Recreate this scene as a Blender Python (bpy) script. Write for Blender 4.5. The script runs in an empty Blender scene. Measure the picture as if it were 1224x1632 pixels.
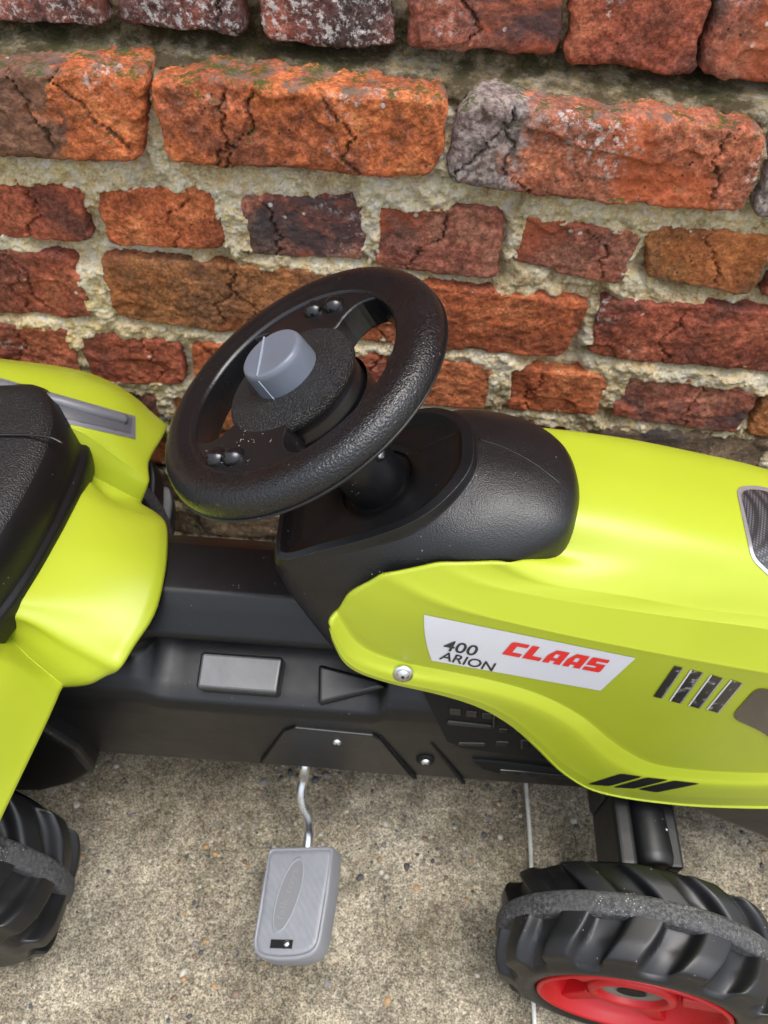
import bpy, bmesh, math, random
import numpy as np
from mathutils import Vector, noise as mnoise
from mathutils.bvhtree import BVHTree
random.seed(7); RNG=np.random.default_rng(7)
S=bpy.context.scene; COL=S.collection

# ---------------------------------------------------------------- camera
F_PX=1226.0; CAMH=0.85; PITCH=math.radians(51.0); ROLL=math.radians(4.2)
_f=np.array([0,math.cos(PITCH),-math.sin(PITCH)]); _r0=np.array([1.,0,0]); _u0=np.cross(_r0,_f)
_r=math.cos(ROLL)*_r0+math.sin(ROLL)*_u0; _u=-math.sin(ROLL)*_r0+math.cos(ROLL)*_u0
CAMP=np.array([0,0,CAMH])
cam=bpy.data.cameras.new('camera'); camo=bpy.data.objects.new('camera',cam); COL.objects.link(camo)
from mathutils import Matrix
camo.matrix_world=Matrix(((_r[0],_u[0],-_f[0],CAMP[0]),(_r[1],_u[1],-_f[1],CAMP[1]),(_r[2],_u[2],-_f[2],CAMP[2]),(0,0,0,1)))
cam.sensor_fit='VERTICAL'; cam.sensor_height=36.0; cam.lens=36.0*F_PX/1632.0
cam.clip_start=.01; cam.clip_end=500
cam.dof.use_dof=True; cam.dof.focus_distance=.48; cam.dof.aperture_fstop=12
S.camera=camo
# ---------------------------------------------------------------- light (soft overcast daylight)
SUN_EL=math.radians(79); SUN_AZ=math.radians(95)      # azimuth measured from +Y clockwise
w=bpy.data.worlds.new('World'); S.world=w; w.use_nodes=True
nt=w.node_tree; bg=nt.nodes['Background']
sky=nt.nodes.new('ShaderNodeTexSky'); sky.sky_type='NISHITA'; sky.sun_disc=False
sky.sun_elevation=SUN_EL; sky.sun_rotation=SUN_AZ; sky.dust_density=3.0; sky.air_density=1.0
hs=nt.nodes.new('ShaderNodeHueSaturation'); hs.inputs['Saturation'].default_value=.38
nt.links.new(sky.outputs[0],hs.inputs['Color'])
# even cloud cover: luminance falls smoothly from zenith to horizon (standard overcast sky, 1+2sin(elevation))
_tc=nt.nodes.new('ShaderNodeTexCoord'); _sx=nt.nodes.new('ShaderNodeSeparateXYZ'); nt.links.new(_tc.outputs['Generated'],_sx.inputs[0])
_mr=nt.nodes.new('ShaderNodeMapRange'); _mr.inputs[1].default_value=0; _mr.inputs[2].default_value=1; _mr.inputs[3].default_value=.75; _mr.inputs[4].default_value=2.2; nt.links.new(_sx.outputs[2],_mr.inputs[0])
_vm=nt.nodes.new('ShaderNodeVectorMath'); _vm.operation='SCALE'; nt.links.new(hs.outputs[0],_vm.inputs[0]); nt.links.new(_mr.outputs[0],_vm.inputs['Scale']); nt.links.new(_vm.outputs[0],bg.inputs[0]); bg.inputs[1].default_value=.15
sun=bpy.data.lights.new('sun','SUN'); sun.energy=1.05; sun.angle=math.radians(48); sun.color=(1,.96,.9)
suno=bpy.data.objects.new('sun',sun); COL.objects.link(suno)
_sd=Vector((math.sin(SUN_AZ)*math.cos(SUN_EL),math.cos(SUN_AZ)*math.cos(SUN_EL),math.sin(SUN_EL)))
suno.rotation_euler=_sd.to_track_quat('Z','Y').to_euler()
S.view_settings.view_transform='Standard'; S.view_settings.look='None'; S.view_settings.gamma=1
S.view_settings.use_curve_mapping=False; S.view_settings.exposure=0.92

# ---------------------------------------------------------------- survey helpers (a picture ray met with a real plane)
def ray(px,py): return _f+_r*(px-612)/F_PX+_u*(816-py)/F_PX
def UY(px,py,Y): d=ray(px,py); return CAMP+d*(Y/d[1])
def UZ(px,py,Z): d=ray(px,py); return CAMP+d*((Z-CAMH)/d[2])
def UN(px,py,c0,n):
    d=ray(px,py); c0=np.asarray(c0); n=np.asarray(n); return CAMP+d*(((c0-CAMP)@n)/(d@n))
YC=.335

# ---------------------------------------------------------------- vectorised value noise
def _hash(ix,iy,iz,seed):
    h=(ix.astype(np.int64)*374761393+iy.astype(np.int64)*668265263+iz.astype(np.int64)*2147483647+seed*1274126177)&0xffffffff
    h=((h^(h>>13))*1274126177)&0xffffffff; h=h^(h>>16)
    return (h&0xffffff)/float(0xffffff)*2-1
def vnoise(P,seed=0):
    P=np.asarray(P,float); I=np.floor(P).astype(np.int64); f=P-I; f=f*f*f*(f*(f*6-15)+10)
    out=0
    for a in (0,1):
        for b in (0,1):
            for c in (0,1):
                wgt=(f[...,0] if a else 1-f[...,0])*(f[...,1] if b else 1-f[...,1])*(f[...,2] if c else 1-f[...,2])
                out=out+wgt*_hash(I[...,0]+a,I[...,1]+b,I[...,2]+c,seed)
    return out
def fbm(P,scale,octv=4,seed=0,gain=.5):
    P=np.asarray(P,float)*scale; o=0; amp=1
    for k in range(octv): o=o+amp*vnoise(P*(2.03**k)+17.3*k,seed+k); amp*=gain
    return o

# ---------------------------------------------------------------- materials
def newmat(name,col=(.5,.5,.5),rough=.5,spec=.5,metal=0,coat=0):
    m=bpy.data.materials.new(name); m.use_nodes=True; n=m.node_tree.nodes; b=n['Principled BSDF']
    b.inputs['Base Color'].default_value=(*col,1); b.inputs['Roughness'].default_value=rough
    b.inputs['Specular IOR Level'].default_value=(.34 if name.startswith('satin') else spec); b.inputs['Metallic'].default_value=metal
    b.inputs['Coat Weight'].default_value=coat; b.inputs['Coat Roughness'].default_value=.12
    return m
class NT:
    def __init__(s,m): s.m=m; s.t=m.node_tree; s.b=s.t.nodes['Principled BSDF']; s.co=None
    def n(s,t,**k):
        x=s.t.nodes.new(t)
        for a,v in k.items(): setattr(x,a,v)
        return x
    def l(s,a,b): s.t.links.new(a,b)
    def coord(s,rand=True,out='Object'):
        if s.co: return s.co
        tc=s.n('ShaderNodeTexCoord')
        if rand:
            oi=s.n('ShaderNodeObjectInfo'); mu=s.n('ShaderNodeVectorMath',operation='SCALE'); mu.inputs[0].default_value=(31,17,23)
            s.l(oi.outputs['Random'],mu.inputs['Scale']); ad=s.n('ShaderNodeVectorMath',operation='ADD')
            s.l(tc.outputs[out],ad.inputs[0]); s.l(mu.outputs[0],ad.inputs[1]); s.co=ad.outputs[0]
        else: s.co=tc.outputs[out]
        return s.co
    def noise(s,scale,detail=6,rough=.55,dist=0,off=0,vec=None):
        x=s.n('ShaderNodeTexNoise'); x.inputs['Scale'].default_value=scale; x.inputs['Detail'].default_value=detail
        x.inputs['Roughness'].default_value=rough; x.inputs['Distortion'].default_value=dist
        v=vec or s.coord()
        if off:
            ad=s.n('ShaderNodeVectorMath',operation='ADD'); ad.inputs[1].default_value=(off,off*1.7,off*.6); s.l(v,ad.inputs[0]); v=ad.outputs[0]
        s.l(v,x.inputs['Vector']); return x.outputs['Fac']
    def vor(s,scale,feature='F1',off=0,rnd=1.0):
        x=s.n('ShaderNodeTexVoronoi',feature=feature); x.inputs['Scale'].default_value=scale; x.inputs['Randomness'].default_value=rnd
        s.l(s.coord(),x.inputs['Vector']); return x
    def ramp(s,fac,stops):
        x=s.n('ShaderNodeValToRGB'); cr=x.color_ramp
        while len(cr.elements)<len(stops): cr.elements.new(.5)
        for e,(p,c) in zip(cr.elements,stops): e.position=p; e.color=(*c,1) if len(c)==3 else c
        s.l(fac,x.inputs[0]); return x.outputs[0]
    def sstep(s,fac,a,b):
        x=s.n('ShaderNodeMapRange',interpolation_type='SMOOTHSTEP'); x.inputs[1].default_value=a; x.inputs[2].default_value=b
        s.l(fac,x.inputs[0]); return x.outputs[0]
    def mix(s,fac,a,b,mode='MIX'):
        x=s.n('ShaderNodeMix',data_type='RGBA',blend_type=mode)
        for i,v in ((0,fac),(6,a),(7,b)):
            if isinstance(v,(int,float)): x.inputs[i].default_value=v
            elif isinstance(v,tuple): x.inputs[i].default_value=(*v,1)
            else: s.l(v,x.inputs[i])
        return x.outputs[2]
    def math(s,op,a,b=0):
        x=s.n('ShaderNodeMath',operation=op)
        for i,v in ((0,a),(1,b)):
            if isinstance(v,(int,float)): x.inputs[i].default_value=v
            else: s.l(v,x.inputs[i])
        return x.outputs[0]
    def bump(s,h,strength=.5,dist=.001,prev=None):
        x=s.n('ShaderNodeBump'); x.inputs['Strength'].default_value=strength; x.inputs['Distance'].default_value=dist
        s.l(h,x.inputs['Height'])
        if prev is not None: s.l(prev,x.inputs['Normal'])
        s.l(x.outputs[0],s.b.inputs['Normal']); return x.outputs[0]
def white(v): return (v,v,v)
def black_plastic(name,col=(.0048,.0049,.0056),rough=.38,grain=600,gs=.25,gd=.0004,scratch=True,dust=.5):
    m=newmat(name,col,rough,.5); t=NT(m)
    n1=t.noise(grain,3,.6); n2=t.noise(18,5,.6,off=3)
    b=t.bump(n1,gs,gd); b=t.bump(n2,.15,.003,b)
    r=t.math('ADD',t.math('MULTIPLY',t.noise(40,6,.65,off=7),.22),rough-.1); t.l(r,t.b.inputs['Roughness'])
    # fine dust specks lying on the moulding
    v=t.vor(260); dm=t.math('MULTIPLY',t.sstep(v.outputs['Distance'],.16,.08),t.sstep(t.noise(70,3,off=11),.60,.66))
    sm=t.sstep(t.noise(9,6,.7,off=5),.55,.85)
    c=t.mix(t.math('MULTIPLY',sm,.25*dust),tuple(col),(.035,.034,.032))
    c=t.mix(t.math('MULTIPLY',dm,dust),c,(.30,.29,.27)); t.l(c,t.b.inputs['Base Color'])
    return m
M={}
M['black']=black_plastic('black_plastic',rough=.33,grain=900,gs=.12)
M['black_sat']=black_plastic('satin_black_plastic',rough=.36,grain=900,gs=.2)
M['block_top']=black_plastic('skylit_block_plastic',col=(.012,.0125,.014),rough=.34,grain=900,gs=.10); M['block_top'].node_tree.nodes['Principled BSDF'].inputs['Specular IOR Level'].default_value=.95  # brighter, shinier black plastic: sky reflection on the block put into its colour
M['black_gloss']=black_plastic('gloss_black_plastic',rough=.18,grain=300,gs=.02,dust=.2)
def leather(name,scale,strength,dist,rough=.36,mask=False,dust=.4):
    m=black_plastic(name,rough=rough,dust=dust); t=NT(m)
    nb=[x for x in t.t.nodes if x.type=='BUMP']; prev=nb[-1].outputs[0]
    v=t.vor(scale,'SMOOTH_F1'); n=t.noise(scale*.8,2,.5,dist=.6,off=2)
    h=t.math('ADD',v.outputs['Distance'],t.math('MULTIPLY',n,1.2))
    if mask:
        tc=t.n('ShaderNodeTexCoord'); sp=t.n('ShaderNodeSeparateXYZ'); t.l(tc.outputs['Object'],sp.inputs[0])
        d=t.math('SUBTRACT',t.math('MULTIPLY',sp.outputs[0],.8),sp.outputs[1])
        h=t.math('MULTIPLY',h,t.sstep(d,-.02,.045))
    t.bump(h,strength,dist); 
    b2=[x for x in t.t.nodes if x.type=='BUMP'][-1]; t.l(prev,b2.inputs['Normal'])
    return m
M['grip']=leather('wheel_grip_grain',950,.75,.0005,rough=.27,mask=True)
M['hubgrain']=leather('hub_fine_grain',1200,1.0,.0012,rough=.42)
M['dashgrain']=leather('dash_fine_grain',1500,.5,.0003,rough=.33,dust=.6)
M['seatgrain']=leather('seat_leather_grain',800,.9,.0005,rough=.45,dust=.25)
def yellow():
    m=newmat('yellow_green_plastic',(.32,.375,.021),.36,.42,coat=.0); t=NT(m)
    n=t.noise(7,4,.6); c=t.mix(t.sstep(n,.35,.7),(.312,.366,.020),(.330,.388,.023))
    v=t.vor(300); dm=t.math('MULTIPLY',t.sstep(v.outputs['Distance'],.12,.06),t.sstep(t.noise(60,3,off=11),.66,.7))
    c=t.mix(dm,c,(.30,.32,.06)); t.l(c,t.b.inputs['Base Color'])
    b=t.bump(t.noise(14,3,.5,off=4),.12,.004); t.bump(t.noise(500,2,.5),.05,.0002,b)
    r=t.math('ADD',t.math('MULTIPLY',t.noise(25,5,.6,off=9),.2),.26); t.l(r,t.b.inputs['Roughness'])
    return m
M['yellow']=yellow()
M['grey']=newmat('grey_blue_plastic',(.17,.19,.23),.36,.5); _t=NT(M['grey']); _t.bump(_t.noise(60,4,.6),.12,.001)
_c=_t.mix(_t.sstep(_t.noise(30,6,.7,off=5),.3,.8),(.098,.112,.140),(.122,.136,.166)); _t.l(_c,_t.b.inputs['Base Color'])
M['pedal']=newmat('pale_grey_pedal_plastic',(.215,.22,.235),.45,.5); _t=NT(M['pedal'])
_v=_t.n('ShaderNodeTexWave'); _v.inputs['Scale'].default_value=70; _v.bands_direction='DIAGONAL'; _v.inputs['Distortion'].default_value=3.5; _v.inputs['Detail'].default_value=1; _t.l(_t.coord(),_v.inputs['Vector'])
_t.bump(_v.outputs['Fac'],.3,.0006); _c=_t.mix(_t.sstep(_t.noise(40,6,.7,off=5),.3,.8),(.16,.167,.182),(.195,.202,.215)); _t.l(_c,_t.b.inputs['Base Color'])
M['pedal_plain']=newmat('pale_grey_pedal_plain',(.17,.176,.19),.45,.5)
M['pedal_dark']=newmat('pedal_emblem_grey',(.145,.147,.152),.55,.4)
M['seam']=newmat('pale_seam_plastic',(.26,.29,.34),.3,.5)
M['steel']=newmat('zinc_steel',(.62,.64,.66),.28,.5,metal=1); _t=NT(M['steel']); _t.bump(_t.noise(300,4,.6),.25,.0004)
_t.l(_t.math('ADD',_t.math('MULTIPLY',_t.noise(90,5,.7,off=3),.35),.12),_t.b.inputs['Roughness'])
M['dark']=newmat('near_black_recess',(.006,.006,.006),.7,.2)
M['white_sticker']=newmat('white_vinyl',(.56,.57,.62),.3,.5,coat=.3)
M['red_print']=newmat('red_print',(.62,.022,.018),.35,.5)
M['black_print']=newmat('black_print',(.012,.015,.02),.35,.5)
M['silver_print']=newmat('silver_print',(.50,.51,.52),.22,.5,metal=.7)
M['red_rim']=newmat('red_plastic',(.34,.004,.006),.42,.4,coat=.0); _t=NT(M['red_rim']); _t.bump(_t.noise(40,4,.6),.12,.001)
M['dirty_grey']=newmat('worn_grey_plastic',(.13,.12,.10),.7,.3); _t=NT(M['dirty_grey']); _t.bump(_t.noise(300,5,.7),.6,.001)
def belt():
    m=newmat('dusty_rubber',(.03,.03,.03),.75,.35); t=NT(m)
    n=t.noise(120,8,.75); c=t.mix(t.sstep(t.noise(330,6,.8,off=6),.40,.66),(.018,.018,.019),(.115,.115,.113)); c=t.mix(t.math('MULTIPLY',t.sstep(t.noise(25,4,.6,off=8),.35,.65),.6),c,(.055,.055,.056))
    v=t.vor(420); dm=t.math('MULTIPLY',t.sstep(v.outputs['Distance'],.22,.10),t.sstep(t.noise(45,4,off=11),.50,.60))
    c=t.mix(dm,c,(.50,.49,.46)); t.l(c,t.b.inputs['Base Color']); t.bump(n,.8,.0012)
    return m
M['belt']=belt()
M['tyre']=black_plastic('moulded_tyre_plastic',rough=.43,grain=500,gs=.12,dust=.7)
def printed_mesh():
    m=newmat('printed_grille_mesh',(.03,.03,.03),.35,.5,coat=.3); t=NT(m); t.coord(rand=False)
    mp=t.n('ShaderNodeMapping'); mp.inputs['Scale'].default_value=(500,500,500); mp.inputs['Rotation'].default_value=(0,0,.3); t.l(t.coord(),mp.inputs[0])
    ch=t.n('ShaderNodeTexVoronoi'); ch.inputs['Scale'].default_value=1; ch.inputs['Randomness'].default_value=0; t.l(mp.outputs[0],ch.inputs['Vector'])
    c=t.mix(t.sstep(ch.outputs['Distance'],.25,.5),(.10,.10,.11),(.018,.018,.019)); t.l(c,t.b.inputs['Base Color']); return m
M['printmesh']=printed_mesh()
def mottled():
    m=newmat('printed_black_mottle',(.02,.02,.02),.3,.5,coat=.3); t=NT(m)
    c=t.mix(t.sstep(t.noise(160,4,.6),.56,.66),(.012,.012,.012),(.22,.21,.21)); t.l(c,t.b.inputs['Base Color']); return m
M['mottle']=mottled()
M['lamp']=newmat('smoked_lamp',(.035,.030,.022),.15,.5,coat=.5)

def brick_mat(name,a,b,c,lichen=.0,soot=.0,moss=0.0,orange=0.0,patch=None):
    a,b,c=[(min(.6,q[0]*1.42),min(.6,q[1]*1.42+.005),min(.6,q[2]*1.18+.003)) for q in (a,b,c)]
    m=newmat(name,a,.88,.25); t=NT(m); t.coord()
    n1=t.noise(14,7,.62,dist=.3); n2=t.noise(45,8,.7,off=3); n3=t.noise(160,6,.7,off=9)
    col=t.ramp(n1,[(.36,c),(.50,a),(.62,b)])
    col=t.mix(.75,col,t.mix(t.sstep(n2,.30,.70),white(.25),white(.75)),'OVERLAY')
    col=t.mix(.70,col,t.mix(t.sstep(n3,.32,.68),white(.22),white(.78)),'OVERLAY')
    n4=t.noise(420,3,.6,off=27); col=t.mix(.5,col,t.mix(t.sstep(n4,.35,.65),white(.25),white(.75)),'OVERLAY')
    if orange: col=t.mix(t.math('MULTIPLY',t.sstep(t.noise(10,4,off=31),.50,.58),orange),col,(.42,.085,.025))
    # dark pits
    v=t.vor(150); col=t.mix(t.math('MULTIPLY',t.sstep(v.outputs['Distance'],.22,.05),t.sstep(t.noise(30,3,off=21),.48,.62)),col,(.02,.012,.01))
    if soot: col=t.mix(t.math('MULTIPLY',t.sstep(t.noise(11,8,.7,dist=.6,off=13),.62-.3*soot,.70-.2*soot),.85),col,(.045,.038,.042))
    if patch:
        tg=t.n('ShaderNodeTexCoord'); sg=t.n('ShaderNodeSeparateXYZ'); t.l(tg.outputs['Generated'],sg.inputs[0])
        px_=t.math('ADD',sg.outputs[0],t.math('MULTIPLY',t.math('SUBTRACT',t.noise(26,5,.6,off=41),.5),.55))
        pm=t.sstep(px_,patch[0]+.05,patch[0]-.03); pc=t.mix(t.sstep(n3,.4,.6),patch[1],patch[2]); col=t.mix(t.math('MULTIPLY',pm,.85),col,pc)
    # pale salt bloom and specks
    li=t.math('MULTIPLY',t.sstep(t.noise(190,8,.75,off=15),.50,.60),t.sstep(t.noise(13,4,.6,off=17),.72-.35*lichen,.80-.25*lichen))
    col=t.mix(t.math('MULTIPLY',li,.8),col,(.62,.60,.57))
    v2=t.vor(70); sp=t.math('MULTIPLY',t.sstep(v2.outputs['Distance'],.16,.10),t.sstep(t.noise(25,2,off=19),.60,.66)); col=t.mix(sp,col,(.55,.53,.48))
    if moss:
        g=t.n('ShaderNodeNewGeometry'); sx=t.n('ShaderNodeSeparateXYZ'); t.l(g.outputs['True Normal'],sx.inputs[0])
        mm=t.math('MULTIPLY',t.sstep(sx.outputs[2],.25,.7),t.sstep(t.noise(60,7,.8,off=23),.50,.58))
        gr=t.math('MULTIPLY',t.sstep(sx.outputs[2],.3,.75),t.sstep(t.noise(60,7,.75,off=29),.48,.60))
        col=t.mix(t.math('MULTIPLY',gr,.75),col,(.12,.115,.10)); col=t.mix(t.math('MULTIPLY',mm,moss),col,(.055,.072,.012))
    t.l(col,t.b.inputs['Base Color'])
    b_=t.bump(n2,1.0,.0028); b_=t.bump(n3,1.0,.0020,b_); t.bump(n4,.9,.0008,b_)
    return m
M['b_orange']=brick_mat('orange_red_brick',(.27,.068,.030),(.36,.115,.055),(.15,.040,.024),lichen=.15)
M['b_ledge']=brick_mat('ledge_orange_brick',(.31,.080,.032),(.42,.145,.065),(.17,.050,.030),lichen=.35,soot=.06,moss=.9)
M['b_ledge2']=brick_mat('ledge_pink_brick',(.27,.078,.048),(.34,.12,.075),(.17,.060,.045),lichen=.5,soot=.10,moss=.9,orange=.6,patch=(.24,(.10,.09,.09),(.34,.31,.29)))
M['b_ledge0']=brick_mat('ledge_part_brown_brick',(.31,.080,.032),(.42,.145,.065),(.17,.050,.030),lichen=.25,soot=.06,moss=.9,patch=(.62,(.09,.055,.04),(.17,.10,.07)))
M['b_red']=brick_mat('deep_red_brick',(.19,.046,.030),(.27,.080,.050),(.095,.030,.026),lichen=.2)
M['b_brown']=brick_mat('brown_brick',(.21,.080,.034),(.27,.10,.040),(.12,.050,.028),lichen=.1,orange=.25)
M['b_dark']=brick_mat('purple_dark_brick',(.085,.034,.036),(.20,.060,.045),(.045,.026,.03),lichen=.85,soot=.3)
M['b_mixed']=brick_mat('mottled_brick',(.19,.058,.045),(.24,.10,.075),(.075,.045,.045),lichen=.4,soot=.35,orange=.5)
M['b_grey']=brick_mat('grey_brown_brick',(.13,.085,.065),(.17,.12,.09),(.06,.05,.05),lichen=.3,soot=.4)
def mortar_mat():
    m=newmat('sandy_lime_mortar',(.42,.37,.25),.95,.15); t=NT(m); t.coord(rand=False)
    n1=t.noise(16,6,.6); n2=t.noise(110,8,.72,off=3); n3=t.noise(320,5,.7,off=5)
    c=t.ramp(n1,[(.32,(.62,.47,.26)),(.5,(.88,.72,.46)),(.68,(.92,.82,.60))])
    c=t.mix(.75,c,t.mix(t.sstep(n2,.3,.7),white(.22),white(.78)),'OVERLAY'); c=t.mix(.7,c,t.mix(t.sstep(n3,.33,.67),white(.25),white(.75)),'OVERLAY')
    c=t.mix(t.math('MULTIPLY',t.sstep(t.noise(24,6,.7,off=8),.54,.68),.4),c,(.20,.155,.075))
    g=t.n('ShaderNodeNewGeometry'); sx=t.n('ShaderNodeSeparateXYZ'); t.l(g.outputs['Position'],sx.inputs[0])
    # green algae and soot in the damp joint above the ledge, and patchy darker tone near the ground
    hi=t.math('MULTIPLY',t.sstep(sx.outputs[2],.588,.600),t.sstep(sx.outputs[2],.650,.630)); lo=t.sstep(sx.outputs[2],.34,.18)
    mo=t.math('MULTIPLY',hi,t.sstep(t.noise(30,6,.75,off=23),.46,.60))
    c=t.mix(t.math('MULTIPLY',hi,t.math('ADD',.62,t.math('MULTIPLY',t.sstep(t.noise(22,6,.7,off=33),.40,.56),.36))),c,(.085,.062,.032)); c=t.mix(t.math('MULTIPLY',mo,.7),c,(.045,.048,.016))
    c=t.mix(t.math('MULTIPLY',lo,t.sstep(t.noise(22,6,.7,off=27),.40,.6)),c,(.085,.08,.06))
    t.l(c,t.b.inputs['Base Color']); vv=t.vor(300); b=t.bump(n2,1.0,.006); b=t.bump(vv.outputs['Distance'],.8,.0022,b); t.bump(n3,1.0,.0025,b); return m
M['mortar']=mortar_mat()
def concrete_mat():
    m=newmat('exposed_aggregate_concrete',(.36,.31,.22),.9,.2); t=NT(m); t.coord(rand=False)
    n0=t.noise(5,5,.6,dist=.3); n1=t.noise(28,8,.7,off=2); n2=t.noise(230,7,.78,off=4); n3=t.noise(600,4,.7,off=6)
    c=t.ramp(n0,[(.34,(.205,.180,.128)),(.5,(.272,.243,.182)),(.64,(.335,.305,.238))])
    c=t.mix(.8,c,t.mix(t.sstep(n1,.32,.68),white(.28),white(.72)),'OVERLAY'); c=t.mix(.9,c,t.mix(t.sstep(n2,.34,.66),white(.22),white(.78)),'OVERLAY'); c=t.mix(.85,c,t.mix(t.sstep(n3,.38,.62),white(.18),white(.80)),'OVERLAY'); v9=t.vor(430); gs=t.mix(t.sstep(v9.outputs['Distance'],.28,.16),c,v9.outputs['Color']); c=t.mix(.22,c,t.mix(1.0,gs,(.75,.62,.42),'MULTIPLY'))
    c=t.mix(t.math('MULTIPLY',t.sstep(t.noise(16,7,.75,off=12),.52,.68),.45),c,(.105,.092,.050))
    v=t.vor(210); k=t.sstep(v.outputs['Distance'],.30,.18)
    hue=t.ramp(t.noise(190,2,.5,off=16),[(.36,(.05,.05,.055)),(.44,(.16,.13,.10)),(.52,(.42,.38,.31)),(.60,(.30,.19,.10)),(.68,(.15,.11,.10))])
    sel=t.sstep(t.noise(130,3,off=14),.47,.53)
    c=t.mix(t.math('MULTIPLY',k,sel),c,hue)
    t.l(c,t.b.inputs['Base Color']); b=t.bump(n1,.7,.005); b=t.bump(n2,1.0,.0028,b); t.bump(n3,.8,.001,b); return m
M['concrete']=concrete_mat()

# ---------------------------------------------------------------- object helpers
CEN={}
def empty(name,loc,label=None,cat=None,parent=None):
    o=bpy.data.objects.new(name,None); COL.objects.link(o); o.empty_display_size=.05; CEN[o]=np.array(loc,float)
    o.location=loc if parent is None else tuple(CEN[o]-CEN[parent])
    if parent is not None: o.parent=parent
    if label: o['label']=label
    if cat: o['category']=cat
    return o
def mk(name,verts,faces,mats,parent=None,smooth=True,label=None,kind=None,fmat=None,auto=None,out=None):
    V=np.asarray(verts,float); c=(V.min(0)+V.max(0))/2
    me=bpy.data.meshes.new(name); me.from_pydata([tuple(v) for v in (V-c)],[],[tuple(int(i) for i in f) for f in faces])
    if not isinstance(mats,(list,tuple)): mats=[mats]
    for m in mats: me.materials.append(M[m])
    if fmat is not None: me.polygons.foreach_set('material_index',list(fmat))
    me.update()
    if out!='keep':                              # every surface faces outwards
        k=len(me.polygons); a=np.empty(k); nn=np.empty(k*3); cc=np.empty(k*3)
        me.polygons.foreach_get('area',a); me.polygons.foreach_get('normal',nn); me.polygons.foreach_get('center',cc); nn=nn.reshape(-1,3); cc=cc.reshape(-1,3)
        if out is None:
            sv=(a*((cc-(cc*a[:,None]).sum(0)/max(a.sum(),1e-12))*nn).sum(1)).sum()
            if abs(sv)<.012*a.sum()*math.sqrt(a.sum()): sv=(a*(nn@np.array([0,-1,1.]))).sum() if len(me.polygons)<4000 and not name.startswith(('upper','embedded','chassis','tyre','wheel')) else sv
        else: sv=(a*(nn@np.array(out,float))).sum()
        if sv<0: me.flip_normals()
    if smooth: me.polygons.foreach_set('use_smooth',[True]*len(me.polygons))
    o=bpy.data.objects.new(name,me); COL.objects.link(o); CEN[o]=c
    if parent is not None: o.parent=parent; o.location=tuple(c-CEN[parent])
    else: o.location=tuple(c)
    if label: o['label']=label
    if kind: o['kind']=kind
    if auto:
        mod=o.modifiers.new('edge','EDGE_SPLIT'); mod.split_angle=math.radians(auto)
    return o
def bevel(o,w,seg=3,ang=30):
    b=o.modifiers.new('bevel','BEVEL'); b.width=w; b.segments=seg; b.limit_method='ANGLE'; b.angle_limit=math.radians(ang); b.harden_normals=False; return o
def wn(o):
    m=o.modifiers.new('wn','WEIGHTED_NORMAL'); m.keep_sharp=True; return o
def gridfaces(nu,nv,cu=False,cv=False,base=0):
    f=[]
    for j in range(nv-(0 if cv else 1)):
        for i in range(nu-(0 if cu else 1)):
            a=base+j*nu+i; b=base+j*nu+(i+1)%nu; c=base+((j+1)%nv)*nu+(i+1)%nu; d=base+((j+1)%nv)*nu+i
            f.append((a,b,c,d))
    return f
def catmull(P,n,closed=False,arc=True):
    P=np.asarray(P,float); m=len(P)
    if closed: Q=np.vstack([P[-1],P,P[0],P[1]]); segs=m
    else: Q=np.vstack([2*P[0]-P[1],P,2*P[-1]-P[-2]]); segs=m-1
    out=[]; K=24
    for s in range(segs):
        p0,p1,p2,p3=Q[s:s+4]; d=lambda a,b:max(np.linalg.norm(a-b),1e-7)**.5
        t0=0;t1=t0+d(p0,p1);t2=t1+d(p1,p2);t3=t2+d(p2,p3)
        for t in np.linspace(t1,t2,K,endpoint=False):
            A1=(t1-t)/(t1-t0)*p0+(t-t0)/(t1-t0)*p1;A2=(t2-t)/(t2-t1)*p1+(t-t1)/(t2-t1)*p2;A3=(t3-t)/(t3-t2)*p2+(t-t2)/(t3-t2)*p3
            B1=(t2-t)/(t2-t0)*A1+(t-t0)/(t2-t0)*A2;B2=(t3-t)/(t3-t1)*A2+(t-t1)/(t3-t1)*A3
            out.append((t2-t)/(t2-t1)*B1+(t-t1)/(t2-t1)*B2)
    if not closed: out.append(P[-1])
    out=np.array(out)
    if closed: out2=np.vstack([out,out[0]])
    else: out2=out
    L=np.r_[0,np.cumsum(np.linalg.norm(np.diff(out2,axis=0),axis=1))]
    tt=np.linspace(0,L[-1],n,endpoint=not closed)
    return np.stack([np.interp(tt,L,out2[:,k]) for k in range(out2.shape[1])],1)
def cols_smooth(R,sub):
    """R: rows x n x 3; Catmull across rows with `sub` steps per interval"""
    m,n,_=R.shape; Q=np.concatenate([2*R[:1]-R[1:2],R,2*R[-1:]-R[-2:-1]]); out=[]
    for s in range(m-1):
        p0,p1,p2,p3=Q[s:s+4]; d=lambda a,b:np.maximum(np.linalg.norm(a-b,axis=1,keepdims=True),1e-6)**.5
        t0=0;t1=d(p0,p1);t2=t1+d(p1,p2);t3=t2+d(p2,p3)
        for k in range(sub):
            t=t1+(t2-t1)*k/sub
            A1=(t1-t)/(t1-t0)*p0+(t-t0)/(t1-t0)*p1;A2=(t2-t)/(t2-t1)*p1+(t-t1)/(t2-t1)*p2;A3=(t3-t)/(t3-t2)*p2+(t-t2)/(t3-t2)*p3
            B1=(t2-t)/(t2-t0)*A1+(t-t0)/(t2-t0)*A2;B2=(t3-t)/(t3-t1)*A2+(t-t1)/(t3-t1)*A3
            out.append((t2-t)/(t2-t1)*B1+(t-t1)/(t2-t1)*B2)
    out.append(R[-1]); return np.array(out)
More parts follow.
